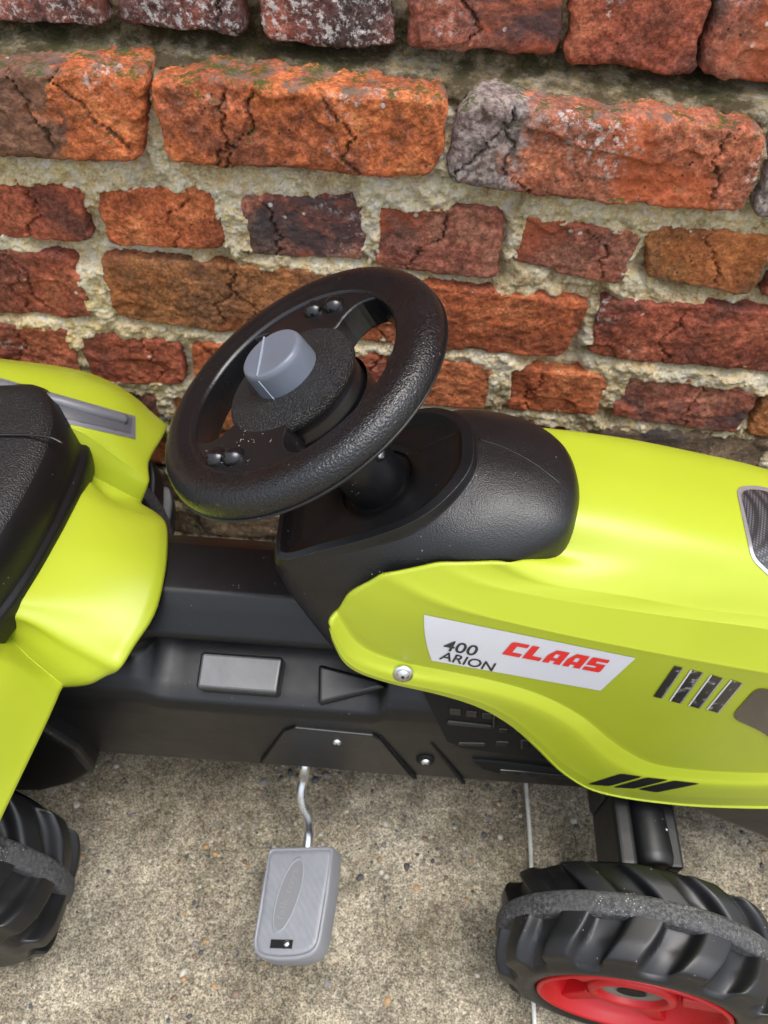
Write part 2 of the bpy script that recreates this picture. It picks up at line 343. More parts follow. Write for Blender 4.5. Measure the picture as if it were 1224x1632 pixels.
def sharpen(R,ks):
    out=[]
    for k in range(len(R)):
        if k in ks:
            t=ks[k]; j=np.arange(R.shape[1]); t=(.34-(.34-t)*np.clip((j-1)/22.,0,1))[:,None]; out+=[R[k]+(R[k-1]-R[k])*t,R[k],R[k]+(R[k+1]-R[k])*t]
        else: out.append(R[k])
    return np.array(out)
def sharpen2(R,ks):
    out=[]
    for k in range(len(R)):
        if k in ks: t=ks[k]; out+=[R[k]+(R[k-1]-R[k])*t,R[k],R[k]+(R[k+1]-R[k])*t]
        else: out.append(R[k])
    return np.array(out)
def pt(t):
    k,a,b,c=t
    return UY(a,b,c) if k=='y' else UZ(a,b,c) if k=='z' else np.array([a,b,c],float)
def lathe(prof,org,axis,ref,n=64,ang=(0,2*math.pi)):
    """prof: (r,h) list; axis unit; ref unit perpendicular"""
    org=np.asarray(org,float); ax=np.asarray(axis,float); ax/=np.linalg.norm(ax); e1=np.asarray(ref,float); e1=e1-ax*(e1@ax); e1/=np.linalg.norm(e1); e2=np.cross(ax,e1)
    th=np.linspace(ang[0],ang[1],n,endpoint=False); V=[]
    for r,h in prof:
        for a in th: V.append(org+ax*h+r*(math.cos(a)*e1+math.sin(a)*e2))
    return np.array(V),gridfaces(n,len(prof),cu=True)
def rprof(pts,r=.002,seg=4,closed=False):
    """round the corners of an (r,h) profile"""
    out=[];P=[np.array(p,float) for p in pts];m=len(P)
    for i,p in enumerate(P):
        if not closed and i in (0,m-1): out.append(p); continue
        a=P[(i-1)%m];b=P[(i+1)%m]; la=np.linalg.norm(a-p);lb=np.linalg.norm(b-p); rr=min(r,la*.45,lb*.45)
        q0=p+(a-p)/la*rr;q1=p+(b-p)/lb*rr
        for k in range(seg+1):
            t=k/seg; out.append((1-t)**2*q0+2*t*(1-t)*p+t*t*q1)
    return out
def prism(outline,n,th,org=None):
    """closed 3D outline (k x 3) extruded by vector n*th"""
    P=np.asarray(outline,float); k=len(P); n=np.asarray(n,float)
    V=np.vstack([P,P+n*th]); f=[tuple(range(k))[::-1],tuple(range(k,2*k))]+[(i,(i+1)%k,k+(i+1)%k,k+i) for i in range(k)]
    return V,f
def box(x0,x1,y0,y1,z0,z1):
    return prism([(x0,y0,z0),(x1,y0,z0),(x1,y1,z0),(x0,y1,z0)],(0,0,1),z1-z0)
def tube(path,r,n=12,samples=40):
    P=catmull(path,samples); V=[];up=np.array([0,0,1.]); T=np.gradient(P,axis=0)
    for p,t in zip(P,T):
        t=t/np.linalg.norm(t); a=np.cross(t,[1,0,0.3]); a/=np.linalg.norm(a); b=np.cross(t,a)
        for k in range(n): q=2*math.pi*k/n; V.append(p+r*(math.cos(q)*a+math.sin(q)*b))
    V=np.array(V); f=gridfaces(n,samples,cu=True); f+= [tuple(range(n))[::-1],tuple(range((samples-1)*n,samples*n))]
    return V,f
def join(*vf):
    V=[];Fc=[];o=0
    for v,f in vf: V.append(np.asarray(v)); Fc+= [tuple(i+o for i in q) for q in f]; o+=len(v)
    return np.vstack(V),Fc

# ================================================================ GROUND
def ground():
    g=empty('ground',(0,0,0)); g['kind']='structure'
    xs_joint=lambda y:.178+.028*(y-.2)
    def slab(x0,x1,fine):
        nx=int((x1-x0)/.006) if fine else 20; ny=130
        V=[];ys=np.linspace(-.15,.66,ny)
        U=np.linspace(0,1,nx); P=np.zeros((ny,nx,3))
        for j,y in enumerate(ys):
            a=x0 if x0<-.5 else xs_joint(y)+.0022; b=x1 if x1>.6 else xs_joint(y)-.0022
            P[j,:,0]=a+(b-a)*U; P[j,:,1]=y
        z=fbm(P,14,3,3)*.0018+fbm(P,80,3,5)*.0008
        e=np.minimum(np.arange(nx),nx-1-np.arange(nx)); z-=np.where(e[None,:]<1,.004,0)
        P[...,2]=z
        V=P.reshape(-1,3)
        o=mk('concrete_slab',V,gridfaces(nx,ny),'concrete',g,out=(0,0,1))
        return o
    slab(-.75,.178,True); slab(.178,1.0,True)
    # the yard beyond: one sheet to the horizon just under the slabs
    V=[(-60,-60,-.006),(60,-60,-.006),(60,.66,-.006),(-60,.66,-.006)]
    mk('yard_surface',V,[(0,1,2,3)],'concrete',g)
    # pale joint strip between the two slabs
    pts=[UZ(838,1240,0),UZ(843,1300,0),UZ(846,1360,0),UZ(849,1500,0),UZ(850,1590,0),UZ(853,1640,0)]
    a=pts[0]+np.array([.002,.25,0]); b=pts[-1]+np.array([-.003,-.2,0])
    P=catmull([a]+pts+[b],60); wv=.0018
    V=[];
    for i,p in enumerate(P):
        wob=.00015*math.sin(i*.7)
        for dx,dz in ((-wv,-.004),(-wv*.9,.0012+.0004*math.sin(i)),(wv*.9,.0014),(wv,-.004)): V.append((p[0]+dx+wob,p[1],dz))
    m=newmat('pale_joint_filler',(.72,.71,.67),.7,.3); M['joint']=m; t=NT(m); t.bump(t.noise(200,6,.7),.6,.001)
    c=t.mix(t.sstep(t.noise(60,6,.7),.45,.7),(.56,.55,.50),(.36,.34,.28)); t.l(c,t.b.inputs['Base Color'])
    mk('joint_strip',V,gridfaces(4,60),'joint',g,out=(0,0,1))
    # loose and embedded pebbles
    cols=[('stone_dark',(.055,.053,.058)),('stone_grey',(.15,.14,.135)),('stone_ochre',(.29,.18,.09)),('stone_pale',(.38,.35,.29)),('stone_brown',(.14,.095,.07))]
    for k,c in cols:
        M[k]=newmat(k,c,.6,.4); t=NT(M[k]); t.bump(t.noise(300,4,.6),.4,.001)
    bm=bmesh.new(); bmesh.ops.create_icosphere(bm,subdivisions=1,radius=1); bv=np.array([v.co[:] for v in bm.verts]); bf=[[v.index for v in f.verts] for f in bm.faces]; bm.free()
    VV=[];FF=[];FM=[];o=0
    for i in range(8000):
        x=random.uniform(-.55,.75); y=random.uniform(-.12,.58)
        if abs(x-(.178+.03*(y-.2)))<.006: continue
        s=.0009*math.exp(abs(random.gauss(0,.62)))
        if random.random()<.012: s*=1.6
        sc=np.array([s*random.uniform(.8,1.5),s*random.uniform(.8,1.3),s*random.uniform(.25,.5)]); a=random.uniform(0,6.3)
        v=bv*(1+RNG.uniform(-.18,.18,(len(bv),1)))*sc; R=np.array([[math.cos(a),-math.sin(a),0],[math.sin(a),math.cos(a),0],[0,0,1]])
        v=v@R.T+np.array([x,y,-s*.05]); VV.append(v); FF+=[[q+o for q in f] for f in bf]; FM+=[random.choices(range(5),[4,3,2.2,3,3])[0]]*len(bf); o+=len(v)
    mk('embedded_pebbles',np.vstack(VV),FF,[k for k,_ in cols],g,smooth=True,kind='stuff',fmat=FM)
ground()

# ================================================================ BRICK WALL
wall=empty('brick_wall',(.03,.63,0),'weathered old red brick wall with crumbling sandy mortar and a mossy projecting course, behind the toy tractor','brick wall')
RECTS=[]
def brick(c4,Y,mat,res=.0015,rr=.0025,rough=1.0,cracks=1,seed=0,back=.05,label=None):
    """c4: world (x,z) of TL,TR,BR,BL of the face at depth Y"""
    rg=np.random.default_rng(seed); c4=np.array(c4,float); g_=.0020; c4+=np.array([[-g_,g_],[g_,g_],[g_,-g_],[-g_,-g_]]); RECTS.append((c4.copy(),Y))
    W=(np.linalg.norm(c4[1]-c4[0])+np.linalg.norm(c4[2]-c4[3]))/2; Hh=(np.linalg.norm(c4[3]-c4[0])+np.linalg.norm(c4[2]-c4[1]))/2
    nu=max(10,int(W/res)); nv=max(6,int(Hh/res)); u=np.linspace(-1,1,nu); v=np.linspace(-1,1,nv); U,Vv=np.meshgrid(u,v)
    mx=np.maximum(abs(U),abs(Vv)); p=9.0
    s=mx/np.maximum((abs(U)**p+abs(Vv)**p)**(1/p),1e-6); U2=U*np.where(mx>0,s,1);V2=Vv*np.where(mx>0,s,1)
    a=(U2+1)/2; b=(V2+1)/2
    X=(1-b)*((1-a)*c4[3,0]+a*c4[2,0])+b*((1-a)*c4[0,0]+a*c4[1,0]); Z=(1-b)*((1-a)*c4[3,1]+a*c4[2,1])+b*((1-a)*c4[0,1]+a*c4[1,1])
    P=np.stack([X,np.full_like(X,seed*.37),Z],-1)
    ew=mx**4; eg=min(rough,1.0); n1=fbm(P,42,5,seed,.66)*.0022*eg; n2=fbm(P,40,5,seed+50,.66)*.0018*eg
    X=X+n1*ew; Z=Z+n2*ew
    d=np.minimum((1-abs(U))*W/2,(1-abs(Vv))*Hh/2); rv=rr*(1+.55*fbm(P,22,3,seed+9)); rv=np.maximum(rv,.0018)
    q=np.clip(1-d/rv,0,1); y=rv*(1-np.sqrt(np.clip(1-q*q,0,1)))
    y=y-fbm(P,14,2,seed+20,.4)*.0013*rough-np.abs(fbm(P,55,4,seed+33,.6))*.0011*rough-fbm(P,130,4,seed+35,.7)*.0006*rough
    # flakes: terraces where the skin has spalled
    fl=fbm(P,11,3,seed+40); y=y+np.clip((fl-.30)*22,0,1)*.0026*rough
    for k in range(cracks):
        x0=rg.uniform(c4[:,0].min()+.02,c4[:,0].max()-.02); zc0=c4[:,1].mean(); dirn=rg.uniform(-.6,.6)
        dz=Z-zc0; cx=x0+dz*dirn+fbm(np.stack([dz*0,dz*0+k,Z],-1),45,4,seed+k,.6)*.009
        wd=.0013*(1+.6*fbm(P,50,2,seed+5)); dd=np.abs(X-cx)
        top=rg.choice([-1,1])*rg.uniform(-.8,.6); lim=np.clip((dz*np.sign(top+1e-3)/(Hh/2)+.9)*3,0,1)
        y=y+np.clip(1.4-1.4*dd/np.maximum(wd,.0007),0,1)*.0060*lim
    Yg=Y+y
    ring=mx>=1-1e-9
    # skirt going back into the wall
    V=np.stack([X,Yg,Z],-1).reshape(-1,3); Fc=[(a_,d_,c_,b_) for a_,b_,c_,d_ in gridfaces(nu,nv)]
    idx=np.arange(nu*nv).reshape(nv,nu); loop=list(idx[0,:])+list(idx[1:,-1])+list(idx[-1,-2::-1])+list(idx[-2:0:-1,0])
    base=len(V); sk=V[loop].copy(); sk[:,1]=Y+back; V=np.vstack([V,sk]); L=len(loop)
    Fc+=[(loop[i],loop[(i+1)%L],base+(i+1)%L,base+i) for i in range(L)]
    return mk('brick',V,Fc,mat,wall,label=label,out=(0,-1,0))
def pxb(pts,Y,mat,seed,**k):
    c=[UY(x,y,Y) for x,y in pts]; return brick([(p[0],p[2]) for p in c],Y,mat,seed=seed,**k)
YA,YB,Y0=.622,.582,.598
# top course, set back above the ledge
A=[([(-80,-70),(150,-62),(168,45),(-60,20)],'b_dark'),([(180,-60),(375,-52),(388,58),(192,36)],'b_dark'),([(412,-50),(618,-40),(628,80),(426,68)],'b_dark'),
   ([(660,-38),(900,-25),(885,88),(650,76)],'b_mixed'),([(920,-22),(1130,-12),(1105,118),(905,100)],'b_red'),([(1150,-10),(1400,2),(1365,150),(1118,122)],'b_mixed')]
for i,(p,m) in enumerate(A): pxb(p,YA,m,100+i,cracks=i%2,rr=.006)
# projecting ledge course of large bricks
B=[([(-190,105),(232,122),(218,262),(-160,240)],'b_ledge0'),([(234,128),(716,160),(690,288),(272,262)],'b_ledge'),([(740,165),(1228,215),(1180,342),(714,300)],'b_ledge2'),([(1250,222),(1700,262),(1640,395),(1205,350)],'b_ledge2')]
for i,(p,m) in enumerate(B): pxb(p,YB,m,120+i*3,cracks=3,rr=.006,rough=1.35,back=.07)
Cc=[([(-80,282),(118,300),(143,385),(-60,372)],'b_red'),([(150,303),(337,305),(357,398),(178,388)],'b_orange'),([(385,316),(575,326),(578,412),(402,404)],'b_mixed'),
   ([(602,328),(802,345),(790,445),(602,425)],'b_mixed'),([(838,347),(1022,374),(985,455),(820,416)],'b_mixed'),([(1037,366),(1240,380),(1195,470),(1030,440)],'b_brown'),([(1262,385),(1480,402),(1420,500),(1215,472)],'b_red')]
for i,(p,m) in enumerate(Cc): pxb(p,Y0,m,140+i,cracks=1)
D=[([(-95,400),(112,410),(145,508),(-70,494)],'b_red'),([(160,412),(545,438),(545,548),(188,508)],'b_brown'),([(570,446),(940,485),(897,570),(572,546)],'b_orange'),([(962,478),(1375,516),(1310,602),(937,566)],'b_red')]
for i,(p,m) in enumerate(D): pxb(p,Y0,m,160+i,cracks=2)
Eb=[([(-80,515),(102,528),(128,596),(-62,590)],'b_red'),([(126,538),(282,545),(292,612),(152,609)],'b_red'),([(305,549),(450,560),(452,628),(318,618)],'b_orange'),([(468,562),(612,573),(606,640),(470,630)],'b_mixed'),
   ([(628,574),(784,586),(775,652),(622,641)],'b_orange'),([(812,588),(970,602),(948,664),(810,652)],'b_orange'),([(1003,600),(1210,628),(1170,690),(976,662)],'b_mixed'),([(1228,628),(1380,640),(1335,712),(1190,692)],'b_brown')]
for i,(p,m) in enumerate(Eb): pxb(p,Y0,m,180+i,cracks=1)
# rows down to the ground, hidden for the most part by the tractor
rnd=random.Random(3)
zt=UY(300,636,Y0)[2]; pitch=.0635; row=0
while zt>.03:
    x=-.62+(.1 if row%2 else 0)-.05; head=(row%2==1)
    while x<.80:
        wd=(.100 if head else .205)*rnd.uniform(.93,1.06); h=pitch-.014
        j=lambda:rnd.uniform(-.003,.003)
        brick([(x+j(),zt+j()),(x+wd+j(),zt+j()),(x+wd+j(),zt-h+j()),(x+j(),zt-h+j())],Y0+rnd.uniform(0,.005),rnd.choice(['b_grey','b_mixed','b_red','b_brown','b_grey']),seed=300+row*20+int((x+1)*9),res=.004,cracks=0)
        x+=wd+.014
    zt-=pitch; row+=1
# side continuation of the pictured courses and the courses just above the frame
def fill(z0,z1,x0,x1,Yf,mats,wd,big=False):
    x=x0
    while x+wd*.4<x1:
        w_=min(wd*rnd.uniform(.94,1.05),x1-x)
        brick([(x,z1),(x+w_,z1),(x+w_,z0),(x,z0)],Yf,rnd.choice(mats),seed=600+int((x+2)*40+z0*900),res=.004,cracks=0,back=.06); x+=w_+.013
def upper():
    V=[];Fc=[];o=0;z=zA+.09;r_=0
    while z<2.3:
        x=-1.0+(.11 if r_%2 else 0)
        while x<1.2:
            w_=.205*rnd.uniform(.95,1.03); y=YA+rnd.uniform(-.003,.004)
            q,f=box(x,x+w_,y,y+.05,z,z+.056); q=q+np.array([[rnd.uniform(-.002,.002) for _ in range(3)] for _ in range(8)])
            V.append(q);Fc+=[tuple(i+o for i in g) for g in f];o+=8;x+=w_+.014
        z+=.070;r_+=1
    mk('upper_brickwork',np.vstack(V),Fc,'b_red',wall,smooth=False,kind='stuff')
    v,f=box(-1.05,1.25,YA+.012,.90,zA+.078,2.34); mk('upper_mortar',v,f,'mortar',wall,smooth=False)
def zof(px,py,Y): return UY(px,py,Y)[2]
bands=[]
for rowpts,Yf,wd in ((B,YB,.26),(Cc,Y0,.108),(D,Y0,.21),(Eb,Y0,.108)):
    L=rowpts[0][0]; R_=rowpts[-1][0]
    l0=UY(*L[0],Yf);l3=UY(*L[3],Yf);r1=UY(*R_[1],Yf);r2=UY(*R_[2],Yf)
    fill(l3[2],l0[2],-.75,min(l0[0],l3[0])-.014,Yf,[q[1] for q in rowpts],wd); fill(r2[2],r1[2],max(r1[0],r2[0])+.014,.95,Yf,[q[1] for q in rowpts],wd)
zA=UY(-80,-70,YA)[2]; zA0=UY(-60,20,YA)[2]
fill(zA0,zA,-.75,UY(-80,-70,YA)[0]-.014,YA,['b_dark','b_mixed'],.108); fill(zA0,zA,UY(1400,2,YA)[0]+.014,.95,YA,['b_dark','b_mixed'],.108)
fill(zA+.014,zA+.068,-.75,.95,YA,['b_red','b_mixed','b_dark'],.215)
upper()
# mortar bed: one rough sheet the bricks stand proud of
def mortar():
    nx,nz=960,480; X,Z=np.meshgrid(np.linspace(-.76,.96,nx),np.linspace(-.02,zA+.085,nz))
    P=np.stack([X,X*0,Z],-1); zl=UY(600,125,.60)[2]-.003
    st=1/(1+np.exp(-(Z-zl+.001*fbm(P,20,3,2))/.0022))
    base=Y0+.0026+st*.041
    sh=np.zeros_like(X); ins=np.zeros_like(X)
    for c4,Yb in RECTS:
        b0=np.array([c4[3],c4[2]]); xx=np.clip((X-b0[0,0])/(b0[1,0]-b0[0,0]),0,1); zb=b0[0,1]+(b0[1,1]-b0[0,1])*xx
        m_=(X>b0[0,0]-.003)&(X<b0[1,0]+.003)&(Z<zb+.004)
        zt_=c4[0,1]+(c4[1,1]-c4[0,1])*np.clip((X-c4[0,0])/(c4[1,0]-c4[0,0]),0,1); uu=np.clip((zt_-Z)/np.maximum(zt_-zb,1e-4),0,1); xl=c4[0,0]+(c4[3,0]-c4[0,0])*uu; xr=c4[1,0]+(c4[2,0]-c4[1,0])*uu
        dd=np.minimum(np.minimum(X-xl,xr-X),np.minimum(Z-zb,zt_-Z)); ins=np.maximum(ins,np.clip((dd-.0035)/.003,0,1))
        sh=np.maximum(sh,np.where(m_,np.clip(1-(zb-Z)/.0085,0,1),0))
    y=base-fbm(P,17,4,5)*.0030-fbm(P,85,5,9,.7)*.0030-np.abs(fbm(P,180,3,19,.6))*.0012
    y=y+ins*.012
    y=y+sh*(.0085+.0080*fbm(P,20,3,31))
    # raked-out holes here and there
    y=y+np.clip((fbm(P,13,3,77)-.45)*6,0,1)*.012
    V=np.stack([X,y,Z],-1).reshape(-1,3)
    mk('mortar_bed',V,[(a,d,c,b) for a,b,c,d in gridfaces(nx,nz)],'mortar',wall,out=(0,-1,0))
    v,f=box(-.76,.96,.66,.86,0,zA+.085); mk('wall_core',v,f,'mortar',wall,smooth=False)
mortar()

# ================================================================ PEDAL TRACTOR
T=empty('pedal_tractor',(.0,YC,0),'yellow-green and black plastic ride-on pedal tractor parked close along the brick wall','toy tractor')

# ---- chassis
BX0=UY(235,1005,.30)[0]; BX1=UY(606,1130,.255)[0]+.004
def chassis():
    full=[(YC,.352),(.313,.351),(.305,.336),(.300,.318),(.294,.309),(.286,.302),(.276,.297),(.266,.291),(.260,.284),(.2565,.272),(.256,.25),(.257,.20),(.258,.152),(.264,.146),(.30,.143),(YC,.143)]
    rec =[(YC,.352),(.3135,.351),(.303,.3425),(.2925,.3325),(.2875,.3275),(.2875,.321),(.304,.311),(.318,.300),(.310,.2945),(.270,.2800),(.2590,.2745),(.2555,.265),(.256,.25),(.257,.20),(.258,.152),(.264,.146),(.30,.143),(YC,.143)]
    def resamp(p,n):
        p=np.array(rprof(p,.0022,3)); L=np.r_[0,np.cumsum(np.linalg.norm(np.diff(p,axis=0),axis=1))]; return p,L
    # match point counts by explicit equal-length list
    full2=[(YC,.352),(.3135,.351),(.303,.3425),(.2925,.3325),(.2885,.3275),(.287,.320),(.286,.311),(.283,.301),(.277,.298),(.266,.290),(.260,.283),(.2565,.272),(.256,.25),(.257,.20),(.258,.152),(.264,.146),(.30,.143),(YC,.143)]
    A_=np.array(rprof(rec,.0028,4)); Bf=np.array(rprof(full2,.0028,4))
    xs=[]; 
    xa,xb=BX0,BX1
    st=[(-.27,0),(-.1935,0),(-.1925,0),(-.1915,0),(-.1905,0),(xa-.008,0),(xa,.12),(xa+.006,.5),(xa+.012,.85),(xa+.02,1)]+[(x,1) for x in np.linspace(xa+.03,xb-.016,14)]+[(xb-.008,.9),(xb-.004,.55),(xb,.15),(xb+.004,0),(xb+.03,0),(.12,0),(.26,0),(.34,0)]
    V=[]
    for x,wt in st:
        prof=Bf+(A_-Bf)*wt
        prof=prof.copy()
        if x<-.192: prof[:,1]=np.minimum(prof[:,1],.30)
        if x>.02:
            k=min(1,(x-.02)/.06); prof[:,1]=np.where(prof[:,1]>.30,prof[:,1]-(prof[:,1]-.30)*0,prof[:,1])
        half=[(x,y,z) for y,z in prof]; mir=[(x,2*YC-y,z) for y,z in prof[::-1]][1:-1]
        V+=half+mir
    n=len(A_)*2-2; f=gridfaces(n,len(st),cu=True); f+=[tuple(range(n)),tuple(range((len(st)-1)*n,len(st)*n))[::-1]]
    o=mk('chassis',V,f,'black_sat',T,auto=50)
    return o
ch=chassis()
def onY(p,Y): return [UY(x,y,Y) for x,y in p]
# foot-rest block and wedge on the recessed shelf
def topblock(name,px,Z,h,r=.003):
    nn=np.array([0,-.33,.944]); P=[UN(x,y,(0,.283,Z),nn) for x,y in px]; v,f=prism(np.array(P)-nn*h,nn,h); o=mk(name,v,f,'block_top',ch,smooth=False); bevel(o,r,4); return o
topblock('footrest_block',[(320,1038),(452,1047),(442,1107),(311,1097)],.308,.026)
_bt=M['block_top']; M['block_top']=M['black']
topblock('footrest_wedge',[(508,1058),(600,1082),(616,1095),(507,1122)],.301,.022)
M['block_top']=_bt
# bracket plate with dark grooves, engine window, slit
def sideplate(name,px,Y,th,mat,r=.0012,par=ch):
    P=onY(px,Y); v,f=prism(P,(0,1,0),th); o=mk(name,v,f,mat,par,smooth=False); bevel(o,r,3); return o
sideplate('crank_bracket',[(417,1216),(452,1167),(470,1161),(594,1173),(608,1181),(655,1238)],.2535,.006,'black')
for g in ([(414,1216),(418,1216),(456,1163),(452,1162)],[(604,1174),(609,1175),(664,1242),(658,1242)],[(686,1186),(690,1186),(742,1250),(736,1250)]):
    sideplate('panel_groove',g,.2552,.003,'dark',.0004)
sideplate('engine_window',[(672,1100),(690,1098),(760,1100),(890,1160),(930,1215),(880,1212),(790,1200),(735,1193),(712,1182)],.2548,.003,'dark',.001)
for k,(x,y,w_,h_) in enumerate([(716,1131,20,9),(742,1134,20,9),(768,1137,18,9)]):
    sideplate('engine_rib',[(x,y),(x+w_,y+1.5),(x+w_,y+h_+1.5),(x,y+h_)],.2535,.003,'black',.0012)
sideplate('engine_pipe',[(712,1151),(785,1158),(785,1163),(712,1156)],.2525,.004,'black',.0015)
sideplate('engine_pipe',[(786,1135),(792,1136),(790,1162),(784,1161)],.2525,.004,'black',.0015)
for x,y,w_,h_ in ((795,1162,16,7),(822,1160,12,9),(790,1183,22,8),(830,1180,14,16),(852,1186,20,8),(730,1185,44,5),(846,1168,10,6)):
    sideplate('engine_block',[(x,y),(x+w_,y+1),(x+w_,y+h_),(x,y+h_-1)],.2537,.003,'black',.0012)
sideplate('side_slit',[(752,1212),(800,1216),(930,1231),(950,1243),(880,1240),(790,1232),(768,1226)],.2548,.003,'dark',.001)
sideplate('slit_rib',[(796,1228),(850,1232),(915,1238),(915,1243),(850,1239),(800,1234)],.2538,.003,'black_gloss',.001)
def screw(px,Y=None,r=.005,par=None,pos=None,n=(0,-1,0)):
    p=UY(*px,Y) if pos is None else pos
    v,f=lathe(rprof([(0.0001,r*.62),(r*.42,r*.55),(r*.8,r*.34),(r,0),(r,-.002)],.0008,3),p,n,(1,0,0),24)
    o=mk('screw',v,f,'steel',par); 
    v2,f2=lathe([(0.0001,.0002),(r*.24,.0002),(r*.24,-.002)],np.asarray(p)+np.asarray(n)*(r*.62),n,(1,0,0),6)
    mk('screw_recess',v2,f2,'dark',o if par is T else par,smooth=False)
    v3,f3=lathe([(r*.9,0.0004),(r*1.35,.0003),(r*1.38,-.002)],p,n,(1,0,0),24)
    return o
screw((537,1183),.2532,.0040,ch); screw((678,1214),.2552,.0046,ch)
v,f=lathe([(.0046,.0008),(.0078,.0008),(.008,-.002)],UY(678,1212,.2555),(0,-1,0),(1,0,0),24); mk('washer',v,f,'dark',ch)
# small moulded stud by the fender
v,f=lathe([(0.0001,.003),(.003,.0022),(.0042,0)],UY(239,975,.302),(0,-.6,.8),(1,0,0),16); mk('moulded_stud',v,f,'black_gloss',ch)
# rear axle housing and front beam
P=np.array([(-.262,.24),(-.246,.20),(-.243,.150),(-.270,.115),(-.31,.085),(-.36,.075),(-.42,.10),(-.42,.30),(-.27,.30)])
v,f=prism([(x,.240,z) for x,z in P],(0,1,0),2*(YC-.240)); o=mk('rear_axle_housing',v,f,'black_sat',T,smooth=False); bevel(o,.006,3)
v,f=prism([(x,.244,z) for x,z in [(.275,.21),(.285,.160),(.33,.130),(.41,.075),(.55,.07),(.58,.10),(.565,.21)]],(0,1,0),2*(YC-.244)); o=mk('front_beam',v,f,'black_sat',T,smooth=False); bevel(o,.008,3)

# ---- fender / seat base moulding
def fenders():
    rows=[ # Y, list of (x,z)
     (.580,[(-.70,.10),(-.62,.24),(-.50,.318),(-.385,.322),(-.30,.300),(-.262,.270),(-.240,.232)]),
     (.566,[(-.70,.12),(-.62,.265),(-.50,.342),(-.380,.344),(-.295,.332),(-.258,.304),(-.236,.262)]),
     (.550,[(-.70,.13),(-.61,.28),(-.49,.352),(-.375,.354),(-.290,.346),(-.259,.322),(-.230,.282)]),
     (.525,[(-.70,.15),(-.60,.31),(-.48,.378),(-.360,.380),(-.285,.370),(-.250,.352),(-.218,.312)]),
     (.495,[(-.70,.20),(-.58,.34),(-.46,.396),(-.350,.400),(-.275,.388),(-.242,.370),(-.2135,.328)]),
     (.455,[(-.70,.22),(-.56,.36),(-.45,.402),(-.340,.404),(-.275,.398),(-.245,.380),(-.2145,.336)]),
     (.438,[(-.70,.22),(-.56,.36),(-.45,.400),(-.340,.402),(-.275,.395),(-.246,.379),(-.2165,.335)]),
     (.431,[(-.70,.22),(-.56,.35),(-.45,.392),(-.340,.394),(-.275,.386),(-.246,.372),(-.2170,.331)]),
     (.426,[(-.70,.22),(-.56,.33),(-.45,.366),(-.340,.362),(-.275,.357),(-.246,.349),(-.217,.317)]),
     (.420,[(-.70,.22),(-.56,.33),(-.45,.362),(-.340,.360),(-.275,.355),(-.244,.346),(-.209,.317)]),
     (.400,[(-.70,.22),(-.56,.33),(-.45,.362),(-.340,.362),(-.270,.357),(-.235,.346),(-.189,.317)]),
     (.385,[(-.70,.22),(-.56,.33),(-.45,.362),(-.340,.362),(-.270,.357),(-.235,.345),(-.182,.313)]),
     (.340,[(-.70,.22),(-.56,.33),(-.45,.362),(-.340,.362),(-.270,.357),(-.235,.345),(-.179,.311)])]
    rows=rows[:-1]+[rows[-1],(.330,list(rows[-1][1]))]+[(2*YC-y,[list(p) for p in r]) for y,r in rows[:-1][::-1]]
    # near apron corner is rounder than the far one
    fix={round(2*YC-.400,3):(-.186,.302),round(2*YC-.385,3):(-.182,.303),round(2*YC-.420,3):(-.205,.309)}
    R=[]
    ap={.420:(226,803,.322),.400:(250,818,.336),.385:(262,832,.346),.340:(264,870,.356),.330:(259,915,.358),.285:(243,975,.354),.270:(213,1032,.341),.250:(150,1083,.324),.244:(97,1089,.318)}
    nf={.244:(97,1089,.318),.239:(92,1098,.319),.232:(86,1112,.320),.215:(68,1152,.318),.175:(24,1244,.310),.145:(-10,1316,.298),.120:(-36,1376,.284),.104:(-52,1420,.262),.090:(-66,1460,.232)}
    for y,r in rows:
        r=[list(p) for p in r]
        k=round(y,3); P=np.array([(x,y,z) for x,z in r])
        if k in ap:
            e=UZ(*ap[k]); P[-1]=e; P[-2]=(e[0]-.030,(P[-2][1]*.35+e[1]*.65),e[2]+(.006 if .28<k<.41 else .010)); P[-3]=(-.262,P[-3][1],.367); P[-4][2]=.370
        if k==.270: P[-3:]=[UY(20,980,.275),UY(110,1022,.262),UZ(188,1060,.349)]
        if k==.250: P[-3:]=[UY(10,995,.273),UY(70,1042,.258),UZ(140,1084,.331)]
        if k==.244: P[-3:]=[UY(0,1011,.271),UY(50,1051,.257),UZ(97,1089,.318)]
        if k==.438: P[-3:]=[UY(120,684,.438),UY(180,724,.438),UY(235,762,.438)]
        if k==.431: P[-3:]=[UY(118,705,.433),UY(177,744,.433),UY(231,774,.433)]
        if k==.426: P[-3:]=[UY(112,743,.427),UY(168,770,.427),UY(222,798,.427)]
        if k in nf and k!=.244:
            e=UZ(*nf[k]); dx=e[0]-P[-1][0]; P[-1]=e
            for q,wq in ((-2,.8),(-3,.5),(-4,.2)): P[q][0]+=dx*wq
        R.append(catmull(P,70))
    R=np.array(R); n_=len(R); R=sharpen2(R,{6:.10,8:.15,n_-9:.12,n_-11:.42}); R=cols_smooth(R,5); nv,nu,_=R.shape
    # rolled front lip
    l1=R[:,-1:]+np.array([.0012,0,-.0030]); l2=R[:,-1:]+np.array([-.0005,0,-.0070]); R=np.concatenate([R,l1,l2],1); nu+=2
    V=R.reshape(-1,3); fcs=[q[::-1] for q in gridfaces(nu,nv)]
    o=mk('fender_and_seat_base',V,fcs,'yellow',T,out='keep')
    s=o.modifiers.new('thick','SOLIDIFY'); s.thickness=.0028; s.offset=-1 
    return o,V,fcs
fend,fV,fF=fenders()
FB=BVHTree.FromPolygons([tuple(v) for v in fV],[tuple(f) for f in fF])
